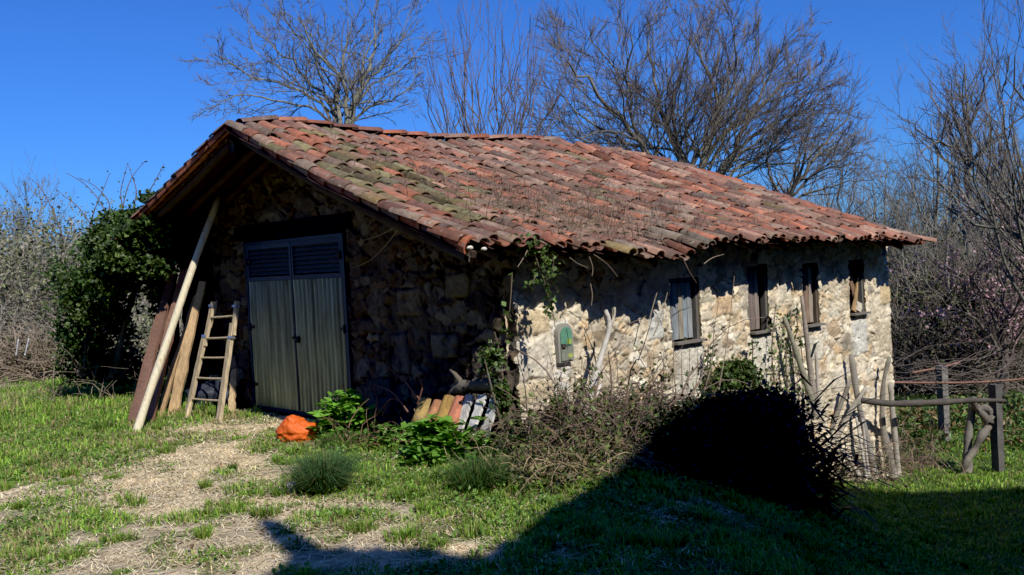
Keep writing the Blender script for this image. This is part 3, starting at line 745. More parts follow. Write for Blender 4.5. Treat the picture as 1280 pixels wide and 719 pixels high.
# ------------------------------------------------------------------ things standing about the barn
from mathutils import noise as mnoise
def solid(name, mb, m, label, cat, group=None, sm=False, origin=None):
    p = np.concatenate(mb.v); o_ = np.array([p[:, 0].mean(), p[:, 1].mean(), p[:, 2].min()]) if origin is None else origin
    to_local(mb, o_); o = mb.build(name, m, None, sm); o.location = o_
    return tag(o, label, cat, group)
def lump(cen, size, seed, amp=.25, freq=2., n=26, m=18, ridged=0., flat=.0):
    V = []; cen = np.asarray(cen, float)
    for j in range(m + 1):
        th = math.pi * j / m
        for i in range(n):
            ph = 2 * math.pi * i / n
            p = np.array([math.sin(th) * math.cos(ph), math.sin(th) * math.sin(ph), math.cos(th)])
            q = Vector(p * freq + seed * 3.7)
            k = mnoise.noise(q) + .5 * mnoise.noise(q * 2.3) + ridged * (abs(mnoise.noise(q * 1.7 + Vector((5, 1, 2)))) * -2 + .5)
            r = p * (1 + amp * k) * np.asarray(size)
            if r[2] < -size[2] * (1 - flat): r[2] = -size[2] * (1 - flat)
            V.append(cen + r)
    idx = np.arange((m + 1) * n).reshape(m + 1, n)
    f = np.stack([idx[:-1], np.roll(idx[:-1], -1, 1), np.roll(idx[1:], -1, 1), idx[1:]], -1).reshape(-1, 4)[:, ::-1]
    return np.array(V), f
VW = -BX                                                     # outwards from the gable wall

# pale peeled pole and the boards leaning by the porch
def lean(u0, v0, u1, v1, off, lift=0.):
    a = gnd(u0, v0) + np.array([0, 0, lift - .02]); b = on_front(u1, v1, off); return a, b
a, b = lean(170, 540, 274, 246, -.12)
t = MB(); Pp = resample([a + (b - a) * q + BY * (.05 * math.sin(3 * q) + .012 * math.sin(11 * q)) for q in np.linspace(0, 1, 9)], 16)
tube(t, Pp, np.linspace(.052, .042, 16), 12, (.62, .56, .40), True, .03)
solid('peeled_pole', t, mat('peeled_wood', .7, 3, .3, .4, 12, stretch=(7, 7, .7), tint2=(.33, .25, .13), t2scale=3, t2lo=.58, t2hi=.72), 'long pale peeled pole leaning up under the roof at the porch', 'pole', None, True)
def board(u0, v0, u1, v1, off, w, th, col, label, tap=1., bend=0., nrm=-FW + .35 * VW, m=M_wood, group='boards leaning beside the porch', k=12, wob=.008, name='board'):
    a, b = lean(u0, v0, u1, v1, off); t = MB(); plank(t, a, b, w, th, VW if nrm is None else nrm, col, k, wob, bend, tap)
    return solid(name, t, m, label, 'board', group)
board(166, 532, 217, 343, -.25, .17, .05, (.18, .10, .07), 'dark bark edged slab leaning leftmost behind the pale pole', .8, .02)
board(184, 529, 232, 338, -.22, .15, .05, (.24, .13, .09), 'reddish brown slab just behind the pale pole', .8, .02)
board(199, 521, 246, 370, -.2, .085, .04, (.36, .24, .13), 'narrow brown board on edge right of the pale pole', .7, .02)
board(216, 519, 254, 352, -.25, .15, .04, (.48, .33, .18), 'wide orange brown plank with wavy edge beside the thin stick', .6, .04, wob=.006)
a, b = lean(233, 522, 271, 376, -.3)
t = MB(); tube(t, resample([a, a * .6 + b * .4 + BY * .03, a * .25 + b * .75 - BY * .02, b], 12), np.linspace(.022, .017, 12), 8, (.58, .46, .28), True, .08)
solid('thin_stick', t, M_wood, 'thin pale crooked stick leaning left of the ladder', 'stick', None, True)
board(289, 517, 293, 462, -.12, .085, .04, (.55, .40, .23), 'short upright offcut board right of the ladder', 1.0, 0, m=M_wood, group=None)

# ladder
lad = empty('ladder', gnd(252, 526)); tag(lad, 'weathered wooden ladder with metal clamps leaning left of the door', 'ladder')
a0, a1 = lean(233, 521, 265.5, 377, -.42); b0, b1 = lean(273, 528, 295, 377, -.42)
b0 = a0 + (b0 - a0)
LN = norm(np.cross(a1 - a0, b0 - a0)); LN = LN if LN @ VW > 0 else -LN
wc = (.46, .37, .24)
for (p, q, nm) in ((a0, a0 + (a1 - a0) * .70, 'stile'), (b0, b0 + (b1 - b0) * .82, 'stile')):
    t = MB(); plank(t, p, q, .08, .045, LN, wc, 10, .004); under(lad, t.build(nm, M_wood))
for (p, q, dx, s) in ((a0, a1, .035, .62), (b0, b1, .035, .72)):
    t = MB(); e = norm(b0 - a0) * dx - LN * .01; plank(t, p + (q - p) * s + e, q + e * .4, .058, .04, LN, (.50, .40, .26), 6, .004); under(lad, t.build('stile_extension', M_wood))
for v in (503, 476, 450, 425, 398):
    fz = (528 - v) / (528 - 377.)
    p = a0 + (a1 - a0) * fz; q = b0 + (b1 - b0) * (fz + .02)
    t = MB(); tube(t, [p - LN * .005, (p + q) / 2 - np.array([0, 0, .004]), q - LN * .005], .014, 8, (.50, .40, .26)); under(lad, t.build('rung', M_wood))
for (p, q, dx) in ((a0, a1, .012), (b0, b1, .012)):
    for fz in (.70, .96):
        t = MB(); c = p + (q - p) * fz + norm(b0 - a0) * dx; d = norm(q - p); sx = norm(np.cross(d, LN))
        t.box(c, (.095, .055, .03), np.stack([sx, LN, d], 1), (.42, .46, .5)); under(lad, t.build('clamp', M_metal))

# tarpaulin bundle and firewood behind the ladder
V, f = lump(on_front(262, 496, -.18) + np.array([0, 0, -.02]), (.30, .2, .2), 3, .3, 1.8, ridged=.25)
t = MB(); t.add(V, f, (.035, .042, .06)); V, f = lump(on_front(281, 492, -.2), (.15, .13, .2), 8, .3, 2.2, ridged=.2); t.add(V, f, (.03, .036, .052))
V, f = lump(on_front(238, 508, -.25), (.22, .16, .1), 5, .35, 2.2, ridged=.25); t.add(V, f, (.04, .046, .06))
solid('tarpaulin_bundle', t, M_tarp, 'crumpled dark blue tarpaulin heaped behind the ladder', 'tarpaulin', None, True)
ws = []
for (u, v, off, L_, c) in ((263, 473, -.1, .25, (.5, .42, .3)), (258, 480, -.12, .28, (.42, .33, .22)), (270, 482, -.12, .22, (.46, .38, .26))):
    t = MB(); p = on_front(u, v, off); tube(t, [p, p + BX * L_], .045, 9, c, True); ws.append(solid('firewood_log', t, M_bark, 'short split log lying on the tarpaulin behind the ladder rungs', 'log', 'split logs behind the ladder'))

# orange sack
pb = gnd(372, 553); V, f = lump(pb + np.array([0, .05, .10]), (.21, .18, .135), 11, .22, 1.6, 90, 64, .3, .15)
V += .014 * np.array([[mnoise.noise(Vector(p * 13)) + .6 * (abs(mnoise.noise(Vector(p * 22))) - .3), mnoise.noise(Vector(p * 13 + 7)), abs(mnoise.noise(Vector(p * 17 + 3))) - .3] for p in V])
V[:, 2] += .05 * np.exp(-((V[:, 0] - pb[0] + .08) / .08) ** 2) * (V[:, 2] > pb[2] + .14)
t = MB(); t.add(V, f, (.72, .14, .022))
solid('plastic_sack', t, M_bag, 'crumpled bright orange plastic sack lying before the metal door', 'sack', None, True)

# clay tiles and grey boards stacked against the corner
def lean_tile(u0, v0, u1, v1, o0, o1, col, label):
    a = on_front(u0, v0, o0); b = on_front(u1, v1, o1); d = norm(b - a); L_ = np.linalg.norm(b - a) ; n = norm(VW + np.array([0, 0, .35]) - BY * .1); s = norm(np.cross(d, n)); n = np.cross(s, d)
    TV, TF = tile_grid(L_, .175, .14, .075, .06, 10, 4)
    W_ = a + TV[:, :1] * s + TV[:, 1:2] * d + TV[:, 2:] * n
    if n @ VW < 0: W_ = a + TV[:, :1] * s + TV[:, 1:2] * d - TV[:, 2:] * n
    c = np.tile(col, (len(W_), 1)) * rng.uniform(.8, 1.2, (len(W_), 1))
    t = MB(); t.add(W_, TF, c); return solid('clay_roof_tile', t, M_tile, label, 'roof tile', 'spare clay tiles stacked at the barn corner', True)
lean_tile(523, 532, 533, 500, -.36, -.2, (.38, .27, .10), 'mossy ochre clay tile, leftmost of the leaning stack')
lean_tile(536, 536, 550, 503, -.38, -.2, (.46, .22, .11), 'orange clay tile, second from left in the leaning stack')
lean_tile(549, 538, 563, 497, -.40, -.2, (.40, .25, .07), 'yellow brown clay tile in the middle of the leaning stack')
lean_tile(563, 538, 577, 498, -.40, -.2, (.52, .20, .12), 'pinkish orange clay tile beside the grey boards')
for (u0, v0, u1, v1, o0, o1, w, c, lb) in ((571, 545, 588, 494, -.40, -.2, .098, (.60, .58, .54), 'grey weathered board next to the clay tiles'), (586, 548, 604, 494, -.42, -.2, .098, (.66, .64, .60), 'grey weathered board, middle one of three by the tiles'), (596, 568, 621, 496, -.44, -.2, .105, (.58, .56, .53), 'longest grey weathered board at the right end of the tile stack')):
    a = on_front(u0, v0, o0); b = on_front(u1, v1, o1); t = MB(); plank(t, a, b, w, .028, VW + np.array([0, 0, .4]), c, 12, .004); solid('weathered_board', t, mat('silver_wood', .85, 6, .4, .6, 16, stretch=(8, 8, 1)), lb, 'board', 'grey boards leaning at the barn corner')
t = MB(); P = resample([on_front(568, 487, -.12), on_front(590, 482, -.14), on_front(612, 480, -.13), on_front(632, 484, -.10)], 14)
tube(t, P, .062 * (1 + .25 * rng.standard_normal(14) * .5), 14, (.15, .135, .11), True)
for (u, v, u2, v2) in ((575, 476, 562, 462), (600, 470, 606, 456), (617, 472, 632, 462)): tube(t, [on_front(u, v, -.15), on_front((u + u2) / 2, (v + v2) / 2 - 2, -.22), on_front(u2, v2, -.2)], [.03, .02, .008], 7, (.15, .13, .105))
solid('gnarled_log', t, M_bark, 'gnarled grey log resting behind the grey boards', 'log', None, True)
t = MB(); a = gnd(604, 560); b = gnd(664, 556); plank(t, a + np.array([0, .1, .07]), b + np.array([0, .1, .09]), .11, .09, (0, -.3, 1), (.085, .06, .042), 8, .006); solid('dark_beam', t, M_wood, 'dark rotten beam lying on the ground by the barn corner', 'beam')
t = MB(); a = gnd(488, 580); b = gnd(522, 567); tube(t, resample([a + [0, 0, .03], (a + b) / 2 + [0, 0, .06], b + [0, 0, .05]], 7), .012, 7, (.5, .44, .34), True, .1); solid('fallen_stick', t, M_wood, 'bare pale stick lying in the grass below the bright leafy plant', 'stick', None, True)
for (u, v, r, lb) in ((291, 527, .028, 'small white stone on the straw right of the ladder foot'), (367, 609, .05, 'pale flat stone at the left edge of the round grass tussock')):
    V, f = lump(gnd(u, v) + np.array([0, 0, r * .3]), (r * 1.3, r, r * .6), u, .2, 1.5, 12, 8); t = MB(); t.add(V, f, (.6, .57, .5)); solid('pebble', t, M_plain, lb, 'stone', None, True)

# arched meter box on the long wall
box = empty('meter_box', wld(.73, .018, .76), TH); tag(box, 'small arched green meter box door set on the whitewashed wall', 'meter box')
def arch(w, h, y0, y1, grow=0., base=0., seg=12):
    pts = [(-w / 2 - grow, base - grow), (w / 2 + grow, base - grow)] + [((w / 2 + grow) * math.cos(t_), h - w / 2 + (w / 2 + grow) * math.sin(t_)) for t_ in np.linspace(0, math.pi, seg)]
    n = len(pts); V = [(x, y0, z) for x, z in pts] + [(x, y1, z) for x, z in pts]
    return V, n
def arch_solid(t, w, h, y0, y1, c, grow=0., base=0.):
    V, n = arch(w, h, y0, y1, grow, base); cen = np.mean(V[:n], 0)
    t.add(V + [tuple(cen)], [[i, (i + 1) % n, n + (i + 1) % n, n + i] for i in range(n)], c)
    t.more(np.array([[2 * n, (i + 1) % n, i] for i in range(n)]) + t.n - len(V) - 1)
t = MB(); arch_solid(t, .19, .36, -.045, .03, (.27, .265, .24), .012); t.build('frame', M_plain, box)
t = MB(); arch_solid(t, .165, .34, -.056, -.046, (.10, .25, .17), -.004, .15); t.build('door', M_paint, box)
t = MB(); t.box((0, -.052, .075), (.165, .014, .14), None, (.2, .22, .18)); t.box((.04, -.0605, .05), (.06, .003, .04), None, (.33, .38, .10)); t.box((.035, -.0605, .19), (.06, .003, .05), None, (.28, .38, .08)); t.build('lower_panel', M_paint, box)
t = MB(); t.box((-.055, -.068, .155), (.05, .025, .035), None, (.06, .05, .045)); t.build('latch', M_rust, box)
# wash of lime, a mortar crust at the eave corner
for (x, y, z, s) in ((-.86, -.50, 1.90, .035), (-.72, -.52, 1.885, .03)):
    t = MB(); V, f = lump((x, y, z), (s, s * .7, s * .5), 4 + s, .3, 2, 14, 9); t.add(V, f, (.55, .53, .48))
    t.build('mortar_lump', M_plain, barn, True)

# dead forked branch standing in the brambles
def spath(px, off): return [on_side(u, v, off) for u, v in px]
t = MB(); Q = resample(spath([(733, 520), (740, 486), (751, 447), (764, 405), (757, 388)], -.35), 18); tube(t, Q, np.linspace(.042, .022, 18), 9, (.52, .49, .44), True, .08)
Q = resample(spath([(736, 508), (745, 492), (752, 480)], -.37), 6); tube(t, Q, [.03, .03, .032, .03, .025, .01], 8, (.55, .51, .45), True)
Q = resample(spath([(764, 405), (770, 392), (768, 384)], -.35), 5); tube(t, Q, .014, 6, (.42, .38, .32), True)
solid('dead_branch', t, M_bark, 'bleached dead branch with a fork standing upright in the brambles', 'branch', None, True)

# poles propped at the far end of the long wall and the vine frame beyond
def stake(px, dep, r0, r1, col, label, cat='pole', group='old stakes propped by the far end of the long wall', K=12, name='vine_stake', jit=.07, ground=True):
    P = [at(u, v, dep) if np.isscalar(dep) else at(u, v, dep[i]) for i, (u, v) in enumerate(px)]
    t = MB(); tube(t, resample(P, K), np.linspace(r0, r1, K), 8, col, True, jit); return solid(name, t, M_bark, label, cat, group, True)
gy_ = (.27, .25, .22)
stake([(1021, 518), (1005, 470), (992, 430), (980, 396)], 12.2, .045, .028, (.25, .24, .18), 'thick mossy stake leaning left below the second window')
stake([(1019, 512), (1015, 480), (1008, 420), (1002, 370)], 12.3, .05, .022, (.28, .24, .2), 'tall dark stake reaching up to the third window')
stake([(1024, 520), (1022, 480), (1020, 440)], 12.5, .03, .02, (.42, .38, .33), 'short pale stake beside the tall dark stake')
stake([(1094, 594), (1084, 550), (1072, 501), (1064, 443)], 13.4, .045, .04, gy_, 'long upright stake crossing the end of the horizontal rail')
stake([(1038, 540), (1050, 508), (1062, 478)], 13.2, .035, .03, (.22, .2, .17), 'short stub leaning right, left of the rail end')
stake([(1044, 550), (1064, 513), (1083, 484)], 13.3, .04, .03, (.36, .33, .28), 'bleached stake leaning right under the rail end')
stake([(1083, 597), (1077, 560), (1070, 520)], 13.1, .022, .016, (.50, .47, .42), 'thin pale rod, left of the pair below the rail end', group='thin rods below the rail end')
stake([(1086, 596), (1082, 560), (1078, 524)], 13.15, .022, .016, (.46, .42, .38), 'thin pale rod, right of the pair below the rail end', group='thin rods below the rail end')
stake([(1074, 594), (1062, 576), (1050, 560)], 13.1, .03, .02, (.44, .4, .34), 'short pale stick slanting down left of the rod pair')
stake([(1118, 596), (1108, 560), (1102, 525), (1104, 475), (1112, 446)], 14.0, .07, .03, (.22, .2, .17), 'twisted old vine trunk standing at the far barn corner', 'vine', None, 16, 'old_vine', .15)
stake([(1123, 594), (1120, 560), (1116, 520), (1113, 480)], 14.1, .05, .035, (.36, .33, .28), 'pale vine trunk right against the far barn corner', 'vine', None, 14, 'old_vine', .1)
P = [at(u, v, d_) for u, v, d_ in ((1074, 500, 13.4), (1110, 505, 13.6), (1150, 504, 13.8), (1190, 502, 14.), (1222, 500, 14.1), (1257, 501, 14.2))]
t = MB(); tube(t, resample(P, 20), np.r_[np.linspace(.044, .05, 13), np.linspace(.045, .025, 7)], 9, (.085, .075, .065), True, .07); solid('fence_rail', t, M_bwood, 'dark crooked rail running from the stakes to the square post', 'rail', None, True)
def post(u, v0, v1, w, label, c, dep_k=0):
    g_ = gnd(u, v0); dep = (g_ - CAM) @ FW; top = at(u - (v0 - v1) * .02, v1, dep); t = MB()
    plank(t, g_ - np.array([0, 0, .05]), np.array([g_[0], g_[1], top[2]]), w, w, -BY * .9 - BX * .3, c, 8, .003); return solid('square_post', t, M_rail, label, 'post', 'square posts of the vine frame')
post(1248, 590, 480, .125, 'nearer and thicker square post at the end of the crooked rail', (.11, .105, .10)); post(1181, 553, 457, .13, 'farther slim square post standing behind the rail', (.19, .18, .17))
stake([(1209, 590), (1210, 545), (1215, 517), (1216, 497)], 14.3, .075, .05, (.2, .185, .165), 'forked prop standing under the crooked rail', 'prop', None, 14, 'forked_prop', .12)
P = [(1202, 594), (1208, 576), (1217, 565), (1227, 544), (1236, 534), (1232, 520), (1222, 513), (1216, 499)]
t = MB(); tube(t, resample([at(u, v, 14.2 - .1 * (i % 2)) for i, (u, v) in enumerate(P)], 22), np.linspace(.05, .06, 22), 9, (.17, .15, .13), True, .2)
tube(t, resample([at(u, v, 14.15) for u, v in ((1222, 513), (1230, 508), (1239, 514), (1237, 528))], 10), .055, 8, (.16, .145, .125), True, .2); solid('vine_knot', t, M_bark, 'knotted vine stem twisting up beside the square post', 'vine', None, True)
for (px, r, lb) in ((((1108, 478, 14.8), (1180, 479, 15.), (1240, 478, 15.2), (1280, 474, 15.3), (1330, 468, 15.5)), .017, 'nearer long rusty pipe laid across the vine frame'), (((1140, 466, 16.5), (1174, 460, 16.6), (1200, 453, 16.7)), .02, 'farther short rusty pipe at the slim post top')):
    t = MB(); tube(t, resample([at(*q) for q in px], 9), r, 8, (.21, .115, .085), True); solid('rusty_pipe', t, M_rust, lb, 'pipe', None, True)
# dry vines trained along the frame
t = MB(); n = 46; P0 = np.array([at(rng.uniform(1110, 1240), rng.uniform(452, 482), rng.uniform(14.5, 17)) for _ in range(n)])
tubes(t, arcs(n, P0, np.tile(RT, (n, 1)) + .3 * rng.standard_normal((n, 3)), rng.uniform(.8, 2.2, n), 8, .3, .22), np.tile(np.linspace(.006, .002, 8), (n, 1)), 3, (.15, .12, .10)); solid('trained_vine', t, M_twig, 'tangle of dry vine canes trained over the rusty pipes', 'vine')
# small pale stakes in the brush on the left
for u0, v0, u1, v1, lb in ((20, 444, 23, 424, 'leftmost pale stake in the brush pile'), (31, 444, 36, 423, 'taller pale stake leaning right in the brush pile'), (66, 447, 82, 428, 'pale crooked stick at the right end of the brush pile')):
    t = MB(); tube(t, resample([at(u0, v0, 18.5), at((u0 + u1) / 2, (v0 + v1) / 2 + 1, 18.5), at(u1, v1, 18.5)], 6), .015, 6, (.42, .42, .44), True, .1); solid('pale_stake', t, M_plain, lb, 'stake', 'pale stakes in the brush pile', True)

# ------------------------------------------------------------------ the farmhouse behind the camera (outside the frame; its shadow falls on the yard)
HA = np.array([-SUNH[1], SUNH[0], 0.]); HA = HA if HA[0] > 0 else -HA       # across the sun
HB = np.array([-SUNH[0], -SUNH[1], 0.])                                     # the way shadows run
hz0 = -2.0
def hp(a, b, z): return HA * a + HB * b + np.array([0, 0, z])
prof = [(a_q, (b_q - hz0) * math.tan(EL)) for a_q, b_q in ((1.25, 5.5), (1.5, 5.85), (1.73, 5.97), (2.15, 5.69), (2.38, 5.47), (2.45, 5.15), (2.64, 5.28), (2.97, 5.52), (3.43, 5.88), (3.88, 6.16), (4.92, 6.94), (6., 7.4), (7.4, 7.6), (8.8, 7.6), (10., 7.54), (10.98, 7.29), (11.94, 6.54), (14, 5.4), (18, 4.4))]
prof = [(a_q + 0 * k_, z_q) for k_, (a_q, z_q) in enumerate(prof)]
_a = np.array(prof); _s = np.r_[np.arange(1.25, 12, .09), 14, 18]; prof = [(float(q), float(np.interp(q, _a[:, 0], _a[:, 1]) + (.035 * math.sin(q * 31) + rng.normal(0, .025)) * (q < 12))) for q in _s]
house = empty('farmhouse', hp(7, -4, 0)); tag(house, 'whitewashed farmhouse behind the camera whose shadow covers the right of the yard', 'house')
t = MB(); 
n = len(prof); V = []
for b_ in (hz0, hz0 - 7):
    V += [hp(a_, b_, z_) for a_, z_ in prof] + [hp(prof[0][0] if i == 0 else a_, b_, -3.) for i, (a_, z_) in enumerate(prof)]
Fq = [[i, i + 1, n + i + 1, n + i] for i in range(n - 1)] + [[2 * n + i + 1, 2 * n + i, 3 * n + i, 3 * n + i + 1] for i in range(n - 1)] + [[0, n, 3 * n, 2 * n], [n - 1, 3 * n - 1, 4 * n - 1, 2 * n - 1][::-1]]
t.add(V, Fq, (.35, .33, .3)); o = t.build('wall', M_plain); under(house, o)
t = MB()
for i in range(n - 1):
    a0_, z0_ = prof[i]; a1_, z1_ = prof[i + 1]
    q = [hp(a0_, hz0 + .0, z0_ + .01), hp(a1_, hz0 + .0, z1_ + .01), hp(a1_, hz0 - 7.2, z1_ + .01), hp(a0_, hz0 - 7.2, z0_ + .01)]
    t.add(q + [p + np.array([0, 0, .08]) for p in q], [[0, 1, 2, 3], [7, 6, 5, 4], [0, 4, 5, 1], [1, 5, 6, 2], [2, 6, 7, 3], [3, 7, 4, 0]], (.3, .11, .06))
under(house, t.build('roof', M_tile))
kz = math.tan(EL); t = MB(); tube(t, resample([hp(1.70, hz0 - .1, 7.6 * kz), hp(1.63, hz0 - .1, 8.2 * kz), hp(1.62, hz0 - .1, 8.7 * kz), hp(1.63, hz0 - .1, 9.1 * kz)], 12), [.17, .155, .14, .13, .125, .12, .115, .11, .10, .09, .08, .05], 10, (.2, .2, .2)); under(house, t.build('chimney_pipe', M_rust))
# ------------------------------------------------------------------ bare trees
def branch_level(pts, rad, per, ratio, ang, K, wander, up, r_ratio, t0=.3, jitL=.35, rmin=.0025, crown=None, tmax=.98):
    """children of every polyline in (N,K,3): per each; returns pts, rad"""
    N, Kp, _ = pts.shape
    seg = np.linalg.norm(np.diff(pts, axis=1), axis=2); Lp = seg.sum(1)
    n = N * per
    par = np.repeat(np.arange(N), per)
    t = np.tile(np.linspace(t0, tmax, per), N) + rng.normal(0, .5 * (tmax - t0) / per, n); t = np.clip(t, .08, .995)
    ft = t * (Kp - 1); i0 = np.minimum(ft.astype(int), Kp - 2); fr = (ft - i0)[:, None]
    p = pts[par, i0] * (1 - fr) + pts[par, i0 + 1] * fr
    tan = norm(pts[par, i0 + 1] - pts[par, i0]); rp = rad[par, i0] * (1 - fr[:, 0]) + rad[par, i0 + 1] * fr[:, 0]
    rnd = rng.standard_normal((n, 3)); perp = norm(rnd - (rnd * tan).sum(1, keepdims=True) * tan)
    a = np.radians(ang) * (1 + .3 * rng.standard_normal(n)); a = a * (1 - .35 * t)
    d = np.cos(a)[:, None] * tan + np.sin(a)[:, None] * perp
    L = Lp[par] * ratio * (1 - .45 * t) * (1 + jitL * (rng.random(n) * 2 - 1))
    P = np.empty((n, K, 3)); P[:, 0] = p; st = (L / (K - 1))[:, None]
    d = norm(d + np.array([0, 0, up * .5]))
    for k in range(1, K):
        P[:, k] = P[:, k - 1] + d * st
        d = norm(d + wander * rng.standard_normal((n, 3)) + np.array([0, 0, up / K]))
    r0 = np.maximum(np.minimum(rp * r_ratio, .9 * rp), rmin)
    R = r0[:, None] * np.linspace(1, .45, K)[None]; R = np.maximum(R, rmin * .6)
    return P, R
def make_tree(name, base, limbs, spec, barkc, twigc, label, cat='tree', group=None, trunk_r=None, sides=(8, 6, 4, 3, 3), twig_name='twig_crown'):
    """limbs: list of (polyline, r0, r1); spec: list of dicts for the successive levels"""
    root = empty(name, base); tag(root, label, cat, group)
    K0 = 14; P = np.stack([resample(q, K0) for q, _, _ in limbs]); P = P + np.r_[0, np.ones(K0 - 2), .5][None, :, None] * .018 * np.linalg.norm(P[:, -1] - P[:, 0], axis=1)[:, None, None] * rng.standard_normal(P.shape) * .6
    Rr = np.stack([np.linspace(r0, r1, K0) for _, r0, r1 in limbs])
    tb = MB(); tubes(tb, P, Rr, sides[0], barkc, False)
    tw = MB(); cur = (P, Rr); pool = [cur]
    for li, s in enumerate(spec):
        src = cur
        P2, R2 = branch_level(*src, **s)
        if li == 0 and len(spec) > 1: tubes(tb, P2, R2, sides[1], barkc)
        else:
            f = li / max(1, len(spec) - 1); c = np.array(barkc) * (1 - f) + np.array(twigc) * f
            cols = np.clip(c * rng.uniform(.75, 1.3, (len(P2), 1)), .01, 1)
            tubes(tw, P2, R2, sides[min(li + 1, 4)], cols)
        cur = (P2, R2)
    b = np.asarray(base, float)
    to_local(tb, b); to_local(tw, b)
    o = tb.build('trunk', M_bark, root, True); c = tw.build(twig_name, M_twig, root)
    return root, cur
def pl(px, dep, wob=.0):
    if np.isscalar(dep): dep = np.linspace(dep, dep, len(px))
    return np.array([at(u, v, d) for (u, v), d in zip(px, dep)])
def fan(px, d0, spread):                       # a limb whose depth drifts from d0
    n = len(px); e = rng.uniform(-spread, spread)
    return pl(px, d0 + e * np.linspace(0, 1, n) ** 1.2)
greyb = (.125, .115, .095); purp = (.135, .110, .092)

# the wide round tree behind the roof
D3 = 24.
b3 = at(876, 330, D3); b3[2] = gz(b3[0], b3[1]); tr = at(874, 268, D3)
L3 = []
def limb(px, r0, r1, spread=1.6, D=D3, j=None): L3.append((np.vstack([[tr if j is None else at(*j, D)], fan(px, D, spread)]), r0 * .78, r1 * .8))
L3.append((np.array([b3, b3 * .5 + tr * .5 + [.05, 0, 0], tr]), .26, .22))
limb([(835, 232), (806, 193), (781, 154), (757, 134), (734, 101), (710, 77)], .13, .03)
limb([(822, 212), (788, 154), (784, 121), (786, 75), (790, 40)], .09, .02)
limb([(855, 225), (846, 200), (838, 161), (825, 138), (816, 94), (811, 50)], .12, .025)
limb([(858, 215), (840, 165), (845, 121), (852, 77), (866, 40)], .09, .02)
limb([(872, 212), (884, 184), (898, 161), (902, 124), (880, 87), (868, 42)], .13, .025)
limb([(885, 195), (902, 161), (935, 154), (960, 107), (972, 62)], .10, .02)
limb([(893, 222), (908, 206), (925, 188), (929, 158), (950, 128), (985, 100), (1012, 92)], .12, .025)
limb([(900, 215), (926, 180), (955, 160), (990, 150), (1022, 132)], .08, .02)
limb([(866, 210), (890, 160), (915, 110), (922, 65), (920, 32)], .08, .018)
limb([(845, 215), (800, 180), (755, 165), (715, 140), (695, 110)], .08, .018)
limb([(860, 200), (830, 150), (795, 110), (755, 70), (735, 48)], .07, .016)
limb([(885, 205), (915, 150), (945, 105), (950, 55)], .07, .016)
limb([(850, 225), (810, 205), (770, 195), (735, 178), (712, 165)], .06, .016)
limb([(905, 225), (950, 195), (990, 180), (1030, 172)], .06, .016)
limb([(900, 220), (940, 180), (985, 140), (1020, 108)], .06, .014)
limb([(850, 215), (800, 165), (745, 135), (705, 95)], .06, .014)
limb([(905, 225), (960, 205), (1010, 200), (1045, 190)], .05, .014)
limb([(840, 220), (780, 195), (720, 185), (690, 150)], .05, .014)
limb([(880, 205), (895, 140), (900, 80), (896, 26)], .07, .014)
sp3 = [dict(per=11, ratio=.46, ang=52, K=8, wander=.15, up=.12, r_ratio=.42, t0=.22), dict(per=8, ratio=.52, ang=45, K=6, wander=.14, up=.18, r_ratio=.5, t0=.2, rmin=.007), dict(per=9, ratio=.60, ang=38, K=5, wander=.1, up=.4, r_ratio=.6, t0=.15, rmin=.005)]
make_tree('bare_tree', b3, L3, sp3, (.17, .16, .13), purp, 'wide round leafless tree with many limbs rising behind the roof ridge')

# the low leaning tree at the end of the ridge
L3 = []; b4 = at(978, 330, 23.); b4[2] = gz(b4[0], b4[1]); tr = at(980, 262, 23.)
L3.append((np.array([b4, tr]), .14, .11))
limb([(990, 236), (1006, 208), (1033, 178), (1056, 148), (1068, 128)], .08, .015, 1, 23.)
limb([(992, 232), (995, 205), (1003, 175), (1010, 150)], .05, .012, 1, 23.)
limb([(995, 238), (1020, 215), (1050, 198), (1080, 190)], .05, .012, 1, 23.)
limb([(975, 240), (958, 215), (960, 185), (968, 165)], .05, .012, 1, 23.)
limb([(1000, 244), (1030, 236), (1060, 226), (1090, 225)], .045, .012, 1, 23.)
sp4 = [dict(per=8, ratio=.5, ang=45, K=7, wander=.13, up=.3, r_ratio=.5, t0=.25, rmin=.006), dict(per=6, ratio=.55, ang=42, K=5, wander=.1, up=.3, r_ratio=.6, t0=.2, rmin=.0055), dict(per=4, ratio=.6, ang=40, K=4, wander=.1, up=.3, r_ratio=.65, t0=.2, rmin=.0045)]
make_tree('bare_tree', b4, L3, sp4, greyb, purp, 'low leafless tree leaning right where the roof ridge drops')

# lichened tree over the gable
D1 = 20.; L3 = []; b1 = at(428, 300, D1); b1[2] = gz(b1[0], b1[1]); tr = at(428, 185, D1)
L3.append((np.array([b1, tr]), .17, .14))
def limb1(px, r0, r1, s=1.2): limb(px, r0, r1, s, D1)
limb1([(432, 143), (435, 103), (408, 82), (387, 52), (373, 21)], .075, .014)
limb1([(422, 138), (424, 100), (429, 65), (442, 31)], .06, .014)
limb1([(439, 127), (459, 93), (471, 69), (468, 38), (464, 14)], .08, .014)
limb1([(442, 128), (462, 95), (484, 76), (501, 52), (515, 30)], .06, .012)
limb1([(411, 120), (373, 95), (370, 76), (346, 62), (323, 45)], .06, .012)
limb1([(401, 122), (346, 103), (312, 93), (290, 80), (276, 70)], .05, .010)
limb1([(410, 140), (360, 128), (320, 118), (290, 122), (270, 128)], .045, .010)
limb1([(450, 140), (466, 130), (485, 128), (508, 113), (520, 100)], .05, .010)
limb1([(420, 110), (395, 70), (378, 45), (352, 14)], .04, .010)
limb1([(415, 135), (385, 110), (350, 85), (310, 60)], .04, .010)
limb1([(452, 112), (478, 100), (500, 90), (518, 70)], .04, .010)
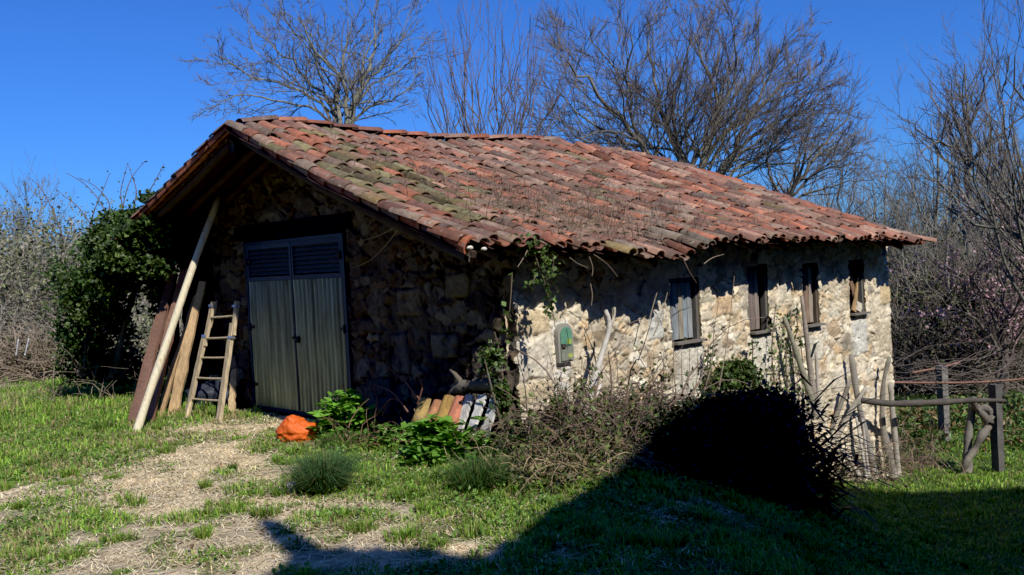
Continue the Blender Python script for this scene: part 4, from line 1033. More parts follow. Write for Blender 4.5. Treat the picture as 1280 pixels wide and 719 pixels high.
sp1 = [dict(per=10, ratio=.42, ang=52, K=7, wander=.18, up=.15, r_ratio=.5, t0=.25, rmin=.007), dict(per=6, ratio=.52, ang=48, K=5, wander=.16, up=.2, r_ratio=.55, t0=.2, rmin=.006), dict(per=6, ratio=.6, ang=45, K=4, wander=.12, up=.2, r_ratio=.65, t0=.15, rmin=.0045)]
make_tree('bare_tree', b1, L3, sp1, (.21, .205, .155), (.14, .12, .10), 'small spreading leafless tree with pale lichen behind the gable')

# coppiced stool of straight shoots
D2 = 21.; L3 = []; b2 = at(615, 320, D2); b2[2] = gz(b2[0], b2[1])
tops = [(522, 92), (536, 70), (545, 100), (556, 52), (566, 78), (575, 32), (585, 60), (594, 88), (603, 44), (613, 70), (622, 36), (631, 62), (640, 46), (650, 80), (661, 58), (672, 88), (684, 66), (694, 92), (706, 78), (716, 108), (578, 22), (648, 40), (530, 118), (700, 130), (668, 72), (560, 90)]
for (u, v) in tops:
    m = 615 + (u - 615) * .55
    L3.append((np.vstack([[b2 + rng.normal(0, .12, 3) * [1, 1, 0]], pl([(m, 190), ((m + u) / 2 + (u - 615) * .05, (190 + v) / 2), (u, v)], D2 + rng.uniform(-1, 1) * np.linspace(.2, 1, 3))]), rng.uniform(.03, .05), .006))
sp2 = [dict(per=9, ratio=.24, ang=26, K=6, wander=.07, up=.5, r_ratio=.5, t0=.35, rmin=.005), dict(per=5, ratio=.5, ang=28, K=5, wander=.08, up=.5, r_ratio=.65, t0=.2, rmin=.0045)]
make_tree('coppice', b2, L3, sp2, (.15, .12, .10), (.15, .11, .095), 'coppice of straight upright bare shoots between the two big trees', 'coppice', sides=(6, 4, 3, 3, 3))

# the tall straight tree on the right and its neighbours
D5 = 27.; L3 = []; b5 = at(1214, 470, D5); b5[2] = gz(b5[0], b5[1]) 
L3.append((np.vstack([[b5], pl([(1216, 330), (1213, 250), (1208, 170), (1209, 120), (1207, 82)], D5)]), .17, .015))
tr = None
for px in ([(1214, 270), (1180, 195), (1150, 162), (1121, 145)], [(1213, 225), (1190, 160), (1168, 128), (1162, 108)], [(1210, 190), (1190, 140), (1190, 100)], [(1212, 205), (1235, 180), (1240, 150)], [(1209, 165), (1228, 120), (1233, 86)], [(1214, 260), (1240, 215), (1262, 190)], [(1215, 285), (1190, 240), (1160, 222), (1140, 215)], [(1209, 150), (1200, 115), (1192, 92)], [(1215, 300), (1245, 260), (1258, 235)], [(1210, 200), (1175, 175), (1150, 190)]):
    L3.append((fan(px, D5, 1.5), .05, .010))
sp5 = [dict(per=9, ratio=.40, ang=40, K=6, wander=.12, up=.3, r_ratio=.45, t0=.2, rmin=.006), dict(per=5, ratio=.5, ang=40, K=5, wander=.1, up=.3, r_ratio=.6, t0=.2, rmin=.0055), dict(per=4, ratio=.6, ang=38, K=4, wander=.1, up=.3, r_ratio=.7, t0=.2, rmin=.005)]
make_tree('bare_tree', b5, L3, sp5, (.16, .15, .125), purp, 'tall straight leafless tree right of the barn roof')
D6 = 18.; L3 = []; b6 = at(1310, 520, D6); b6[2] = gz(b6[0], b6[1])
for px in ([(1305, 400), (1290, 300), (1262, 262), (1238, 225), (1228, 165)], [(1300, 330), (1285, 240), (1270, 190), (1262, 150)], [(1305, 300), (1300, 200), (1285, 120), (1268, 70)], [(1296, 290), (1250, 290), (1210, 272), (1172, 255)], [(1305, 280), (1320, 180), (1300, 90)]):
    L3.append((np.vstack([[b6], fan(px, D6, 1.)]), .10, .010))
make_tree('bare_tree', b6, L3, sp4, (.15, .145, .12), purp, 'leafless tree reaching in from the right edge of the yard')

# slim woodland trees: three kinds, copied through the wood
def slim(seed, H, label, name='woodland_tree'):
    global L3
    L3 = []; r = np.random.default_rng(seed); x = 0.; 
    T = np.array([[.12 * H * .06 * r.standard_normal(), .1 * r.standard_normal(), H * q] for q in np.linspace(0, 1, 6)]); T[0] = 0
    L3.append((T, .015 * H, .012))
    for k in range(10):
        q = r.uniform(.25, .92); a = r.uniform(0, 6.28); L_ = H * (1 - q) * r.uniform(.35, .7) + .5; p = np.array([np.interp(q, np.linspace(0, 1, 6), T[:, i]) for i in range(3)])
        dd = np.array([math.cos(a), math.sin(a), 0]); L3.append((np.array([p, p + dd * L_ * .4 + [0, 0, L_ * .35], p + dd * L_ * .7 + [0, 0, L_ * .95]]), .006 * H * (1 - q) + .012, .008))
    s = [dict(per=7, ratio=.42, ang=40, K=5, wander=.12, up=.3, r_ratio=.5, t0=.25, rmin=.008), dict(per=5, ratio=.5, ang=38, K=4, wander=.1, up=.3, r_ratio=.65, t0=.2, rmin=.007)]
    return make_tree(name, (0, 0, 0), L3, s, (.20, .19, .16), (.17, .15, .13), label, sides=(6, 4, 3, 3, 3))[0]
def copy_tree(o, parent=None):
    c = o.copy(); COL.objects.link(c); c.parent = parent
    for ch in list(o.children): copy_tree(ch, c)
    return c
protos = [slim(s, h, 'x') for s, h in ((1, 7.0), (2, 6.2), (3, 7.8))]
used = [False] * 3
def plant_slim(u, dep, sc, label, group):
    k = rng.integers(0, 3); o = protos[k] if not used[k] else copy_tree(protos[k]); used[k] = True
    p = at(u, 400, dep); p[2] = gz(p[0], p[1]) - .05; o.location = p; o.rotation_euler = (0, 0, rng.uniform(0, 6.28)); o.scale = (sc, sc, sc * rng.uniform(.95, 1.1)); tag(o, label, 'tree', group)
for i, u in enumerate(np.linspace(1020, 1330, 20)):
    plant_slim(u + rng.uniform(-8, 8), rng.uniform(30, 44), rng.uniform(.75, 1.05) * (1.0 if u > 1090 else .9), 'slim bare tree among the wood behind the barn\'s right end', 'slim bare trees in the wood on the right')
for i, u in enumerate((1135, 1160, 1195, 1232, 1258, 1290)):
    plant_slim(u + rng.uniform(-6, 6), rng.uniform(22, 28), rng.uniform(.5, .72), 'thin bare sapling at the front of the wood on the right', 'bare saplings at the edge of the wood')
for i, u in enumerate((-40, -12, 8, 26, 44, 58, 84, 122)):
    plant_slim(u, rng.uniform(46, 58), rng.uniform(.72, 1.0) * (1 if u < 60 else .6), 'hazy bare tree beyond the scrub on the left', 'distant bare trees beyond the scrub on the left')

# plum in blossom
L3 = []; bp = at(1252, 520, 20.5); bp[2] = gz(bp[0], bp[1])
for px in ([(1252, 450), (1240, 380), (1215, 345), (1190, 330)], [(1255, 440), (1258, 370), (1245, 320), (1232, 290)], [(1256, 430), (1270, 360), (1282, 310), (1290, 280)], [(1250, 440), (1225, 400), (1185, 385), (1165, 392)], [(1258, 450), (1285, 400), (1310, 370)], [(1254, 420), (1250, 350), (1262, 300)]):
    L3.append((np.vstack([[bp], fan(px, 20.5, 1.)]), .06, .010))
ro, cur = make_tree('plum_tree', bp, L3, [dict(per=8, ratio=.5, ang=45, K=6, wander=.12, up=.2, r_ratio=.5, t0=.3, rmin=.006), dict(per=5, ratio=.5, ang=42, K=5, wander=.1, up=.2, r_ratio=.6, t0=.2, rmin=.005)], (.12, .10, .09), (.12, .07, .07), 'plum tree in sparse pink blossom at the edge of the wood')
P = cur[0].reshape(-1, 3); P = P[rng.random(len(P)) < .7]; P = np.repeat(P, 2, 0) + rng.normal(0, .05, (2 * len(P), 3))
t = MB(); leaves(t, P - bp, .06, (.46, .29, .33), 0, .3, .9); t.build('blossom', M_leaf, ro)
# ------------------------------------------------------------------ scrub, ivy, brambles and plants
def twig_mass(mb, cen, rad, n, L, col, K=6, up=.6, r=.006, droop=.8, wander=.22, sides=3, jc=.3):
    """n canes rooted through an ellipsoid's footprint (cen on the ground)"""
    a = rng.uniform(0, 6.283, n); q = np.sqrt(rng.random(n)); P0 = np.stack([cen[0] + np.cos(a) * q * rad[0], cen[1] + np.sin(a) * q * rad[1], cen[2] + rad[2] * (1 - q ** 2) * rng.random(n) * .75], 1)
    D = rng.standard_normal((n, 3)); D[:, 2] = np.abs(D[:, 2]) * .6 + up
    P = arcs(n, P0, D, L * rng.uniform(.5, 1.3, n), K, droop, wander)
    P[..., 2] = np.maximum(P[..., 2], gz(P[..., 0], P[..., 1]) + .01)
    cols = np.clip(np.asarray(col) * rng.uniform(1 - jc, 1 + jc, (n, 1)), .01, 1)
    tubes(mb, P, np.tile(np.linspace(r, r * .45, K), (n, 1)), sides, cols)
    return P
def ball_pts(cen, rad, n, shell=.5):
    d = norm(rng.standard_normal((n, 3))); q = (shell + (1 - shell) * rng.random((n, 1)) ** .6) * (1 + .18 * rng.standard_normal((n, 1)))
    return np.asarray(cen) + d * q * np.asarray(rad)
def rooted(name, mbs, base, label, cat, group=None):
    root = empty(name, base); tag(root, label, cat, group)
    for nm, mb, m in mbs:
        if mb.n == 0: continue
        to_local(mb, base); mb.build(nm, m, root)
    return root

# left: grey-brown scrub climbing away (an uncountable mass), with a hedge-foot of brush
t = MB()
for u, dep, w_, h_ in [(-60, 24, 3, 2.6), (-20, 26, 3, 3.0), (20, 25, 3, 2.8), (60, 26, 3, 3.2), (100, 25, 3, 3.0), (140, 26, 3, 2.8), (180, 27, 3, 2.6), (0, 32, 4, 3.8), (70, 33, 4, 4.0), (140, 33, 4, 3.6), (-60, 33, 4, 4.2), (220, 30, 4, 2.6)]:
    c = at(u, 400, dep); c[2] = gz(c[0], c[1])
    twig_mass(t, c, (w_, 2.2, h_), 1500, 1.5, (.29, .265, .22), 6, .5, .009, .9, .25, 3, .45)
    P = ball_pts(c + [0, 0, h_ * .5], (w_, 2.2, h_ * .55), 2600, .4); P = P[P[:, 2] > c[2]]
    leaves(t, P, .12, np.array([[.15, .165, .08], [.22, .20, .15], [.11, .13, .06]])[rng.integers(0, 3, len(P))])
tag(t.build('scrub', M_twig), 'dense grey brown scrub beyond the yard on the left', 'scrub', kind='stuff')
for i, (u, dep, n) in enumerate([(10, 19.5, 1), (55, 19.3, 1), (98, 19.0, 1), (-30, 20, 1)]):
    a = MB(); l = MB(); c = at(u, 455, dep); c[2] = gz(c[0], c[1])
    twig_mass(a, c, (1.1, .8, .75), 420, 1.0, (.24, .19, .14), 6, .25, .012, 1.2, .3)
    P = ball_pts(c + [0, 0, .3], (1.2, .8, .5), 700, .4); leaves(l, P, .10, (.11, .11, .045))
    rooted('brush_pile', [('brush_stems', a, M_twig), ('brush_leaves', l, M_leaf)], c, ['low brown brush heap at the far left edge of the grass', 'brown brush heap behind the pale stakes', 'brown brush heap against the foot of the ivied shrub', 'brush heap beyond the left edge of the yard'][i], 'brush pile', 'brush heaps along the left edge of the yard')
# arching briar shoots against the sky
t = MB(); 
for px in ([(80, 300), (66, 262), (50, 232), (36, 222)], [(140, 285), (125, 250), (105, 228), (82, 216)], [(150, 280), (155, 250), (163, 222), (181, 202)], [(155, 270), (150, 240), (160, 203)], [(120, 290), (98, 258), (70, 237)], [(130, 285), (140, 255), (120, 232), (98, 222)], [(165, 265), (172, 240), (160, 205)], [(110, 290), (118, 262), (128, 240), (137, 217)], [(180, 250), (195, 225), (205, 205)]):
    P = resample(pl(px, 16.5), 12); tube(t, P, np.linspace(.012, .004, 12), 4, (.14, .10, .08), False)
    q = P[3:][rng.integers(0, 9, 9)] + rng.normal(0, .02, (9, 3)); leaves(t, q, .05, (.07, .085, .035))
solid('briar_shoots', t, M_twig, 'arching briar shoots with small leaves against the sky left of the roof', 'briar')

# ivy: the mass at the left eave and over the old shrub beside the porch
iv = np.array([[.045, .085, .02], [.07, .12, .028], [.10, .155, .04], [.03, .06, .015]])
def ivy_leaves(mb, cen, rad, n, size=.062, shell=.5, dens=None):
    P = ball_pts(cen, rad, n, shell); keep = fbm(P[:, 0] * 2.2 + P[:, 2] * 1.3, P[:, 1] * 2.2 + P[:, 2] * 2.1, 131) > .43
    P = P[keep]; leaves(mb, P, size, iv[rng.integers(0, 4, len(P))], .1, .3, .85, P - np.asarray(cen))
a = MB(); l = MB()
for (u, v, d_, rx, ry, rz, n) in [(120, 372, 14.6, .55, .5, .45, 3800), (150, 330, 14.4, .5, .5, .42, 3600), (100, 335, 15., .45, .5, .35, 2400), (178, 300, 14.2, .42, .4, .35, 2600), (190, 265, 14., .25, .3, .25, 1300), (105, 420, 14.8, .38, .4, .45, 2000), (130, 430, 14.9, .45, .4, .55, 2600), (95, 455, 15., .3, .35, .3, 1100), (200, 330, 14.3, .2, .25, .4, 1100), (150, 285, 14.4, .35, .4, .25, 1700), (195, 370, 14.6, .12, .2, .4, 500), (150, 460, 15., .4, .3, .25, 1200), (185, 460, 15.2, .35, .3, .25, 900), (140, 300, 14.0, .35, .3, .22, 1300), (165, 275, 14.0, .2, .25, .15, 700), (192, 283, 12.85, .20, .2, .16, 1100), (172, 296, 12.9, .26, .2, .18, 1500), (150, 318, 13.1, .28, .25, .2, 1500), (203, 318, 12.9, .14, .15, .28, 900), (185, 325, 13., .22, .2, .22, 1100), (130, 345, 13.4, .3, .3, .25, 1400)]:
    ivy_leaves(l, at(u, v, d_), (rx, ry, rz), int(n * 1.25))
c = at(125, 470, 14.8); c[2] = gz(c[0], c[1])
for px in ([(120, 472), (125, 420), (140, 370), (150, 320)], [(140, 472), (150, 430), (165, 370), (190, 320), (196, 280)], [(100, 470), (104, 420), (100, 370)], [(205, 470), (200, 400), (203, 330), (198, 290)]): tube(a, resample(pl(px, 14.7), 12), np.linspace(.06, .02, 12), 7, (.16, .13, .10))
twig_mass(a, c, (.8, .5, 2.0), 90, .8, (.16, .13, .10), 6, .5, .008)
rooted('ivy', [('ivy_stems', a, M_bark), ('ivy_leaves', l, M_leaf)], c, 'thick dark ivy over the old shrub hanging from the left eave', 'ivy')
a = MB(); l = MB(); c = at(178, 450, 18.); c[2] = gz(c[0], c[1]); twig_mass(a, c, (.8, .7, 1.0), 700, .9, (.34, .31, .24), 6, .5, .008); P = ball_pts(c + [0, 0, .7], (.8, .7, .7), 1400, .3); leaves(l, P, .09, (.20, .22, .12))
rooted('grey_bush', [('bush_stems', a, M_twig), ('bush_leaves', l, M_leaf)], c, 'sunlit grey leaved bush glimpsed behind the ivy left of the pole', 'bush')

# ivy on the barn: hanging from the eave, at the corner, on the long wall
def strand(mb, lf, P, r=.005, n=60, size=.05, col=None, spread=.035):
    P = resample(P, 14); tube(mb, P, np.linspace(r, r * .5, 14), 4, (.16, .12, .09), False)
    k = rng.random(n) * 13; i = np.minimum(k.astype(int), 12); f = (k - i)[:, None]; q = P[i] * (1 - f) + P[i + 1] * f + rng.normal(0, spread, (n, 3))
    leaves(lf, q, size, iv[rng.integers(1, 4, n)] * 1.3 if col is None else col, .2, .3, .85)
a = MB(); l = MB()
for px, n in (([(664, 300), (672, 330), (682, 355), (688, 385), (692, 398)], 70), ([(652, 298), (668, 306), (680, 314)], 60), ([(690, 312), (692, 330), (688, 348)], 50), ([(676, 318), (684, 350), (690, 380), (694, 410)], 26), ([(640, 342), (639, 365), (637, 390)], 8), ([(670, 345), (664, 355), (660, 356)], 16), ([(640, 298), (655, 302), (672, 308)], 50)):
    strand(a, l, spath(px, -.50), .006, n, .05)
rooted('hanging_ivy', [('ivy_stems', a, M_twig), ('ivy_leaves', l, M_leaf)], wld(.2, -.5, 1.2), 'light green ivy strands hanging from the eave above the meter box', 'ivy')
l = MB(); stems_ = []
for (u, v, off, r3, n) in [(630, 432, -.03, (.07, .07, .16), 420), (614, 445, -.02, (.10, .08, .18), 320), (628, 500, -.05, (.08, .08, .2), 500), (642, 540, -.06, (.10, .08, .12), 350), (662, 556, -.15, (.16, .1, .12), 400), (700, 520, -.2, (.14, .12, .2), 450), (690, 550, -.25, (.2, .14, .12), 400)]:
    ivy_leaves(l, on_side(u, v, off), r3, n, .045, .3)
for px in ([(640, 545), (630, 500), (626, 440), (618, 415)], [(632, 548), (618, 500), (606, 450)], [(700, 560), (702, 520), (700, 490)]):
    a = MB(); tube(a, resample(spath(px, -.06), 10), np.linspace(.018, .006, 10), 6, (.15, .12, .09)); stems_.append(('ivy_stem', a, M_bark))
rooted('corner_ivy', stems_ + [('ivy_leaves', l, M_leaf)], wld(0, -.15, 0), 'dark ivy climbing the barn corner beside the grey boards', 'ivy')
a = MB(); l = MB()
for (u, v, off, r3, n) in [(922, 472, -.12, (.30, .14, .22), 1500), (905, 485, -.15, (.25, .15, .2), 900), (940, 490, -.15, (.25, .15, .18), 800)]:
    ivy_leaves(l, on_side(u, v, off), r3, n, .05, .3)
twig_mass(a, on_side(922, 520, -.2), (.3, .12, .35), 60, .5, (.2, .16, .12), 5, .6, .004)
rooted('wall_ivy', [('ivy_stems', a, M_twig), ('ivy_leaves', l, M_leaf)], on_side(922, 510, -.15), 'rounded green ivy patch on the wall between the first two windows', 'ivy')
l = MB(); stems_ = []
for px, n in (([(968, 480), (964, 440), (967, 405), (970, 380)], 60), ([(984, 490), (982, 450), (985, 415), (990, 392)], 90), ([(994, 490), (990, 440), (997, 410), (996, 382)], 80), ([(1008, 500), (1003, 450), (1000, 420)], 50), ([(976, 490), (973, 455), (975, 425)], 50), ([(886, 480), (884, 450), (886, 430)], 60), ([(940, 425), (941, 440), (940, 460)], 40), ([(887, 500), (889, 470), (888, 440)], 30)):
    a = MB(); stems_.append(('ivy_stem', a, M_twig)); strand(a, l, spath(px, -.08), .009, n, .045, None, .03)
rooted('climbing_ivy', stems_ + [('ivy_leaves', l, M_leaf)], on_side(985, 500, -.1), 'thin ivy stems climbing the wall around the dark stakes', 'ivy')

# dry creeper stems on roof edge and wall
t = MB()
for px, pf in (([(505, 278), (480, 310), (462, 328), (440, 335)], 'f'), ([(500, 280), (480, 292), (460, 300), (445, 302)], 'f')):
    P = [on_front(u, v, -.55 + .3 * i / 3) for i, (u, v) in enumerate(px)]; tube(t, resample(P, 9), np.linspace(.008, .003, 9), 4, (.22, .17, .13), False)
solid('dry_creeper', t, M_twig, 'two dry creeper stems hanging from the sloping roof edge over the gable wall', 'creeper')
t = MB()
for px in ([(712, 322), (722, 330), (735, 335)], [(735, 318), (742, 335), (740, 345)], [(742, 318), (760, 330), (772, 346)], [(738, 355), (741, 370), (739, 382)], [(854, 324), (862, 340), (871, 354)], [(660, 312), (653, 325), (647, 334)], [(880, 330), (890, 322), (905, 318)]):
    tube(t, resample(spath(px, -.5), 8), np.linspace(.006, .003, 8), 4, (.24, .19, .14), False)
solid('dry_creeper', t, M_twig, 'scattered dry creeper ends hanging under the long eave', 'creeper')
# tall thin canes in front of the long wall
t = MB()
for u, v0, v1 in ((918, 500, 345), (830, 500, 432), (842, 500, 425), (852, 505, 440), (862, 505, 436), (872, 505, 445), (880, 508, 430), (892, 505, 400), (837, 420, 355), (826, 400, 352)):
    e = 8 * rng.standard_normal(); tube(t, resample(spath([(u - 22 * (v1 < 400) - e, v0), (u - 8 * (v1 < 400), (v0 + v1) / 2), (u, v1)], -.25), 9), np.linspace(.007, .003, 9), 4, (.30, .25, .19), False)
solid('tall_canes', t, M_twig, 'thin dry canes standing against the wall below the first window', 'canes')

# brambles along the foot of the long wall
def bramble(name, u, v, rad, n, L, label, leafn, col=(.26, .19, .13), lc=(.10, .14, .04), h=None, r=.0055):
    a = MB(); l = MB(); c = gnd(u, v)
    P = twig_mass(a, c, rad, n, L, col, 8, .35, r, 1.5, .26, 3, .4)
    m_ = max(6, n // 14); tubes(a, arcs(m_, P[:m_, 0], rng.standard_normal((m_, 3)) + [0, 0, .8], L * rng.uniform(1., 1.9, m_), 9, 1.9, .2), np.tile(np.linspace(r * 2.1, r * .6, 9), (m_, 1)), 5, np.asarray(col) * rng.uniform(.8, 1.9, (m_, 1)))
    k = P.reshape(-1, 3)[rng.integers(0, n * 8, leafn)] + rng.normal(0, .03, (leafn, 3)); leaves(l, k, .05, np.array([lc, (.07, .10, .03), (.15, .19, .05), (.20, .15, .08), (.05, .07, .025)])[rng.integers(0, 5, leafn)])
    return rooted(name, [('bramble_canes', a, M_twig), ('bramble_leaves', l, M_leaf)], c, label, 'bramble', 'dry brambles along the foot of the barn')
bramble('bramble', 735, 575, (.5, .45, .42), 330, .8, 'dry bramble tangle at the foot of the dead forked branch', 3200, (.15, .11, .085))
bramble('bramble', 785, 555, (.5, .45, .52), 420, .9, 'tallest bramble tangle beneath the first window', 2400, (.14, .10, .08), r=.005)
bramble('bramble', 695, 600, (.5, .28, .16), 260, .55, 'low straw coloured bramble spilling onto the grass', 2000, (.25, .195, .12), r=.004)
bramble('bramble', 838, 552, (.4, .35, .4), 220, .7, 'purple brown bramble beside the dark shaded bush', 500, (.15, .105, .09), r=.005)
bramble('bramble', 470, 560, (.35, .2, .12), 60, .55, 'thin reddish bramble between the two bright leafy plants', 150, (.20, .12, .085), r=.004)
bramble('bramble', 1050, 598, (.8, .6, .35), 260, .7, 'low dry bramble around the feet of the stakes', 500, (.22, .17, .12), r=.004)
bramble('bramble', 1110, 585, (.7, .6, .45), 300, .8, 'dry bramble at the far corner of the barn', 400, (.20, .145, .11), r=.004)
t = MB()
for px in ([(468, 522), (472, 500), (467, 480)], [(470, 520), (490, 495), (505, 505)], [(525, 500), (505, 475), (485, 460)], [(520, 498), (510, 480), (503, 470)], [(478, 520), (484, 505), (486, 500)], [(510, 515), (490, 488), (470, 482)], [(522, 505), (530, 480), (516, 462)]):
    tube(t, resample([on_front(u, v, -.5) for u, v in px], 9), np.linspace(.010, .004, 9), 5, (.20, .10, .07), False)
solid('bare_briar', t, M_twig, 'reddish bare briar stems against the dark wall left of the clay tiles', 'briar')

# dry weeds rooted among the roof tiles
n = 750; xs = np.r_[rng.normal(1.5, .9, n), rng.uniform(-.5, 6, 300)]; ys = np.r_[rng.normal(.45, .7, n), rng.uniform(-.3, 3, 300)]; k = (ys > -.45) & (ys < 3.2) & (xs > -.7) & (xs < 5); xs, ys = xs[k], ys[k]; n = len(xs)
zr = roof_r(xs, ys) + .06; P0 = BO + xs[:, None] * BX + ys[:, None] * BY + zr[:, None] * np.array([0, 0, 1.])
D = rng.standard_normal((n, 3)) * .45 + np.array([0, 0, 1.]); t = MB(); tubes(t, arcs(n, P0, D, rng.uniform(.08, .32, n) * np.where(rng.random(n) < .1, 1.6, 1), 5, .5, .2), np.tile(np.linspace(.0035, .0018, 5), (n, 1)), 3, np.array([[.17, .13, .10]]) * rng.uniform(.6, 1.4, (n, 1)))
q = np.repeat(P0, 2, 0) + rng.normal(0, .05, (2 * n, 3)); leaves(t, q, .03, (.15, .13, .06), .6)
tag(t.build('roof_weeds', M_twig), 'dry grey weeds growing across the lower roof tiles', 'weeds', kind='stuff')

# bright leafy plants, tussocks
def leafy(u, v, rad, n, size, col, label, stems=40):
    a = MB(); l = MB(); c = gnd(u, v); P = ball_pts(c + [0, 0, rad[2] * .55], rad, n, .35); P = P[P[:, 2] > c[2] + .02]
    m = 5; q = np.repeat(P, m, 0); ang = np.tile(np.linspace(-1.1, 1.1, m), len(P)); az = np.repeat(rng.uniform(0, 6.28, len(P)), m)
    d = np.stack([np.cos(az + ang), np.sin(az + ang), .15 + 0 * az], 1); leaves(l, q, size, np.repeat(np.asarray(col) * rng.uniform(.65, 1.3, (len(P), 1)), m, 0), 1.2, .2, .55, d * 2.2, .1)
    i = rng.integers(0, len(P), stems); b0 = c + rng.normal(0, .05, (stems, 3)) * [1, 1, 0]; tubes(a, np.stack([b0, (b0 + P[i]) / 2 + [0, 0, .03], P[i]], 1), np.full((stems, 3), .004), 3, (.12, .18, .06))
    return rooted('leafy_plant', [('stems', a, M_twig), ('leaves', l, M_leaf)], c, label, 'plant', 'bright leafy plants by the gable wall')
leafy(432, 549, (.30, .26, .32), 170, .10, (.16, .36, .04), 'bright green leafy plant right of the orange sack')
leafy(556, 578, (.34, .26, .28), 190, .12, (.16, .34, .05), 'broad leaved green plant in front of the clay tiles')
leafy(500, 562, (.3, .2, .16), 90, .09, (.13, .27, .045), 'low green plant between the bramble stems and the tiles')
leafy(640, 575, (.3, .2, .16), 90, .08, (.11, .22, .04), 'low dull green plant in front of the dark beam')
leafy(745, 540, (.2, .2, .2), 70, .08, (.08, .19, .04), 'small green plant inside the bramble tangle')
def tussock(u, v, n, h, spread, col, label):
    c = gnd(u, v); t = MB(); a = rng.uniform(0, 6.28, n); q = spread * .45 * np.sqrt(rng.random(n)); x = c[0] + np.cos(a) * q; y = c[1] + np.sin(a) * q
    ld = np.stack([np.cos(a), np.sin(a), a * 0], 1) + .35 * rng.standard_normal((n, 3)) * [1, 1, 0]
    blades(t, x, y, gz(x, y) - .005, h * rng.uniform(.3, 1.12, n), np.full(n, .003), np.asarray(col) * rng.uniform(.5, 1.6, (n, 1)) + (rng.random((n, 1)) < .12) * np.array([.16, .09, .03]), 1.3, ld); return solid('grass_tussock', t, M_grass, label, 'tussock', 'tussocks of long grass', origin=c)
tussock(404, 618, 2600, .40, .26, (.07, .15, .055), 'rounded dark bluish grass tussock below the orange sack')
tussock(598, 612, 1300, .32, .36, (.07, .15, .04), 'long grass tussock below the grey boards')
tussock(425, 560, 700, .22, .35, (.09, .18, .04), 'tall grass around the leafy plant by the sack')

# shaded dark bush and the spiky plant beside it
a = MB(); l = MB(); c = gnd(905, 628); c2 = c
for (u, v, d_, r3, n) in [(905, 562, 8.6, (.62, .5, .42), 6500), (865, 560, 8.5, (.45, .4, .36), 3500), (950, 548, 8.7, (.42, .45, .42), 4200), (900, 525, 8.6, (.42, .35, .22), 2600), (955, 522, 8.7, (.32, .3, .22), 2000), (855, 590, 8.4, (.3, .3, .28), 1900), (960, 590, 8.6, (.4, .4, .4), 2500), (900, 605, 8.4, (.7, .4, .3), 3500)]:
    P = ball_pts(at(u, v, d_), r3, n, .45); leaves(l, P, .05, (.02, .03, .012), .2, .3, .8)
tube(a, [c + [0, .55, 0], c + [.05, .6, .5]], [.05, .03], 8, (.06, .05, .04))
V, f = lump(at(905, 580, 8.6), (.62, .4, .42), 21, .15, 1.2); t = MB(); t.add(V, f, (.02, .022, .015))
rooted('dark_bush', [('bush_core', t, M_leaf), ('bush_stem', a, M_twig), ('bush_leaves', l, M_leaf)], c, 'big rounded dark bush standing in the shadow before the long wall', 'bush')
t = MB(); c = gnd(1012, 632); n = 560; a_ = rng.uniform(0, 6.28, n); el_ = rng.uniform(-.3, .55, n); D = np.stack([np.cos(a_) * np.cos(el_), np.sin(a_) * np.cos(el_), np.sin(el_)], 1)
cc = c + np.array([0, 0, .35]) + rng.normal(0, .15, (n, 3)) * [1, 1, 1.9]; cc[:, 2] = np.maximum(cc[:, 2], gz(cc[:, 0], cc[:, 1]) + .03)
L_ = rng.uniform(.35, .72, n); s = norm(np.cross(D, [0, 0, 1.])) * .016; m_ = cc + D * L_[:, None] * .5 + [0, 0, .02]; e = cc + D * L_[:, None] - np.array([0, 0, .06])
V = np.stack([cc - s * .6, cc + s * .6, m_ + s, m_ - s, e], 1).reshape(-1, 3); i = np.arange(n)[:, None] * 5; b0 = t.n; t.add(V, i + np.array([[0, 1, 2, 3]]), (.025, .035, .015)); t.more(i + np.array([[3, 2, 4]]) + b0)
solid('spiky_plant', t, M_leaf, 'dark plant with long spiky leaves at the right of the shaded bush', 'plant', origin=c)

# undergrowth of the wood on the right
t = MB()
for u, dep, w_, h_ in [(1105, 24, 2, 2.6), (1140, 23, 2, 2.6), (1175, 24, 2, 3.0), (1210, 23, 2, 2.8), (1245, 24, 2, 3.0), (1280, 23, 2, 3.2), (1320, 23, 2, 3.2), (1120, 29, 2.5, 3.8), (1170, 30, 2.5, 4.2), (1220, 30, 2.5, 4.2), (1275, 30, 2.5, 4.4), (1325, 30, 2.5, 4.4), (1070, 30, 3, 3.6), (1140, 37, 4, 5.0), (1240, 37, 4, 5.2), (1320, 37, 4, 5.2)]:
    c = at(u, 400, dep); c[2] = gz(c[0], c[1])
    twig_mass(t, c, (w_, 1.8, h_), 1300, 1.7, (.22, .19, .16), 6, .7, .010, .6, .22, 3, .45)
    P = ball_pts(c + [0, 0, h_ * .45], (w_, 1.8, h_ * .55), 3000, .3); P = P[P[:, 2] > c[2]]
    leaves(t, P, .11, np.array([[.06, .085, .035], [.10, .11, .05], [.14, .125, .085]])[rng.integers(0, 3, len(P))])
tag(t.build('undergrowth', M_twig), 'dark tangled undergrowth filling the wood on the right', 'undergrowth', kind='stuff')
t = MB(); 
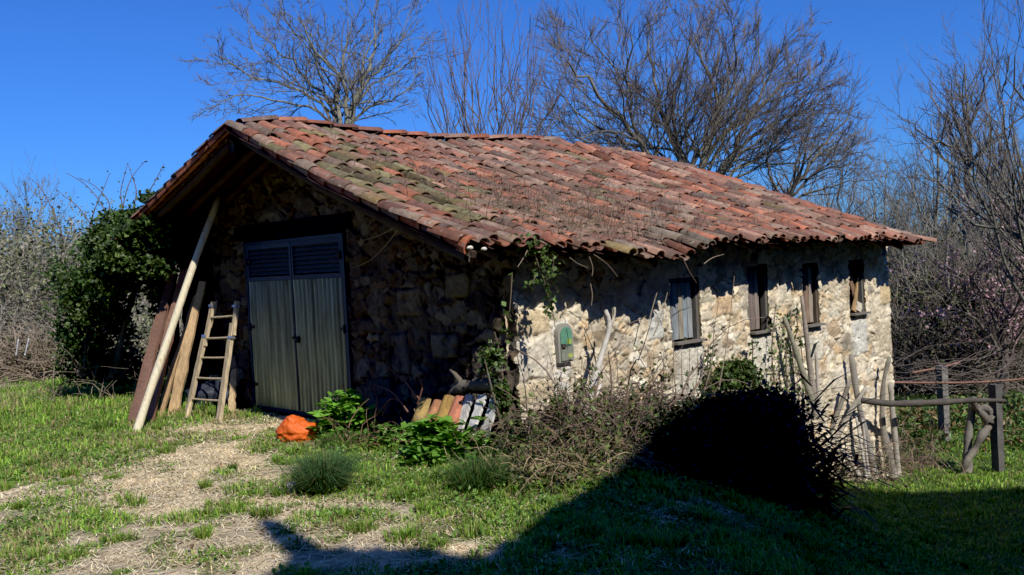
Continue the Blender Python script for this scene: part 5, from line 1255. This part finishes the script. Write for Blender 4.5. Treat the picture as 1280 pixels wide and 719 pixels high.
for u, v, d_, rx, n in [(1150, 545, 18, 1.2, 1500), (1135, 560, 16.5, .8, 900), (1270, 545, 17.5, 1.2, 1500), (1230, 548, 19, 1.3, 1200), (1300, 560, 16, 1.2, 1000)]:
    c = at(u, v, d_); c[2] = gz(c[0], c[1]); P = ball_pts(c + [0, 0, .1], (rx, .8, .3), n, .2); P[:, 2] = np.maximum(P[:, 2], gz(P[:, 0], P[:, 1]) + .02); leaves(t, P, .10, np.array([[.09, .17, .04], [.12, .2, .05], [.22, .15, .07]])[rng.integers(0, 3, len(P))], .8)
tag(t.build('bank_weeds', M_leaf), 'green weeds and dead leaves under the vine frame', 'weeds', kind='stuff')
# evergreen ivy on two trunks in the wood
for u, v, d_, lb in ((1222, 420, 22.5, 'ivy wrapped tree trunk behind the square post'), (1160, 430, 24, 'ivy wrapped tree trunk behind the slim post')):
    a = MB(); l = MB(); b_ = at(u, 520, d_); b_[2] = gz(b_[0], b_[1]); p1 = at(u + 3, 330, d_); tube(a, resample([b_, (b_ + p1) / 2 + [.05, 0, 0], p1], 10), np.linspace(.14, .07, 10), 8, (.12, .1, .08)); 
    for q in np.linspace(.15, .8, 6): ivy_leaves(l, b_ + (p1 - b_) * q, (.24, .24, .35), 420, .09, .5)
    rooted('ivied_trunk', [('trunk', a, M_bark), ('ivy_leaves', l, M_leaf)], b_, lb, 'tree', 'ivied trunks in the wood')

# unseen trees added around the viewpoint to cut skylight and deepen the shade
t = MB()
for (x, y, h_) in [(-24, -9, 11), (-18, -13, 12), (-11, -15, 13), (-4, -17, 13), (3, -19, 13), (20, 1, 8), (22, 6, 8), (25, 12, 9), (18, -6, 9), (-27, -3, 10), (-29, 3, 10)]:
    P = ball_pts((x, y, h_ * .5 - 1), (3.6, 3.6, h_ * .55), 2600, .75); leaves(t, P, .9, (.03, .045, .018), 0, .3, .8)
    tube(t, [[x, y, -2], [x, y, h_ * .8]], [.3, .1], 8, (.1, .08, .06))
tag(t.build('sky_blocking_trees', M_leaf), 'unseen evergreen trees added behind and beside the viewpoint to block skylight', 'wood', kind='stuff')
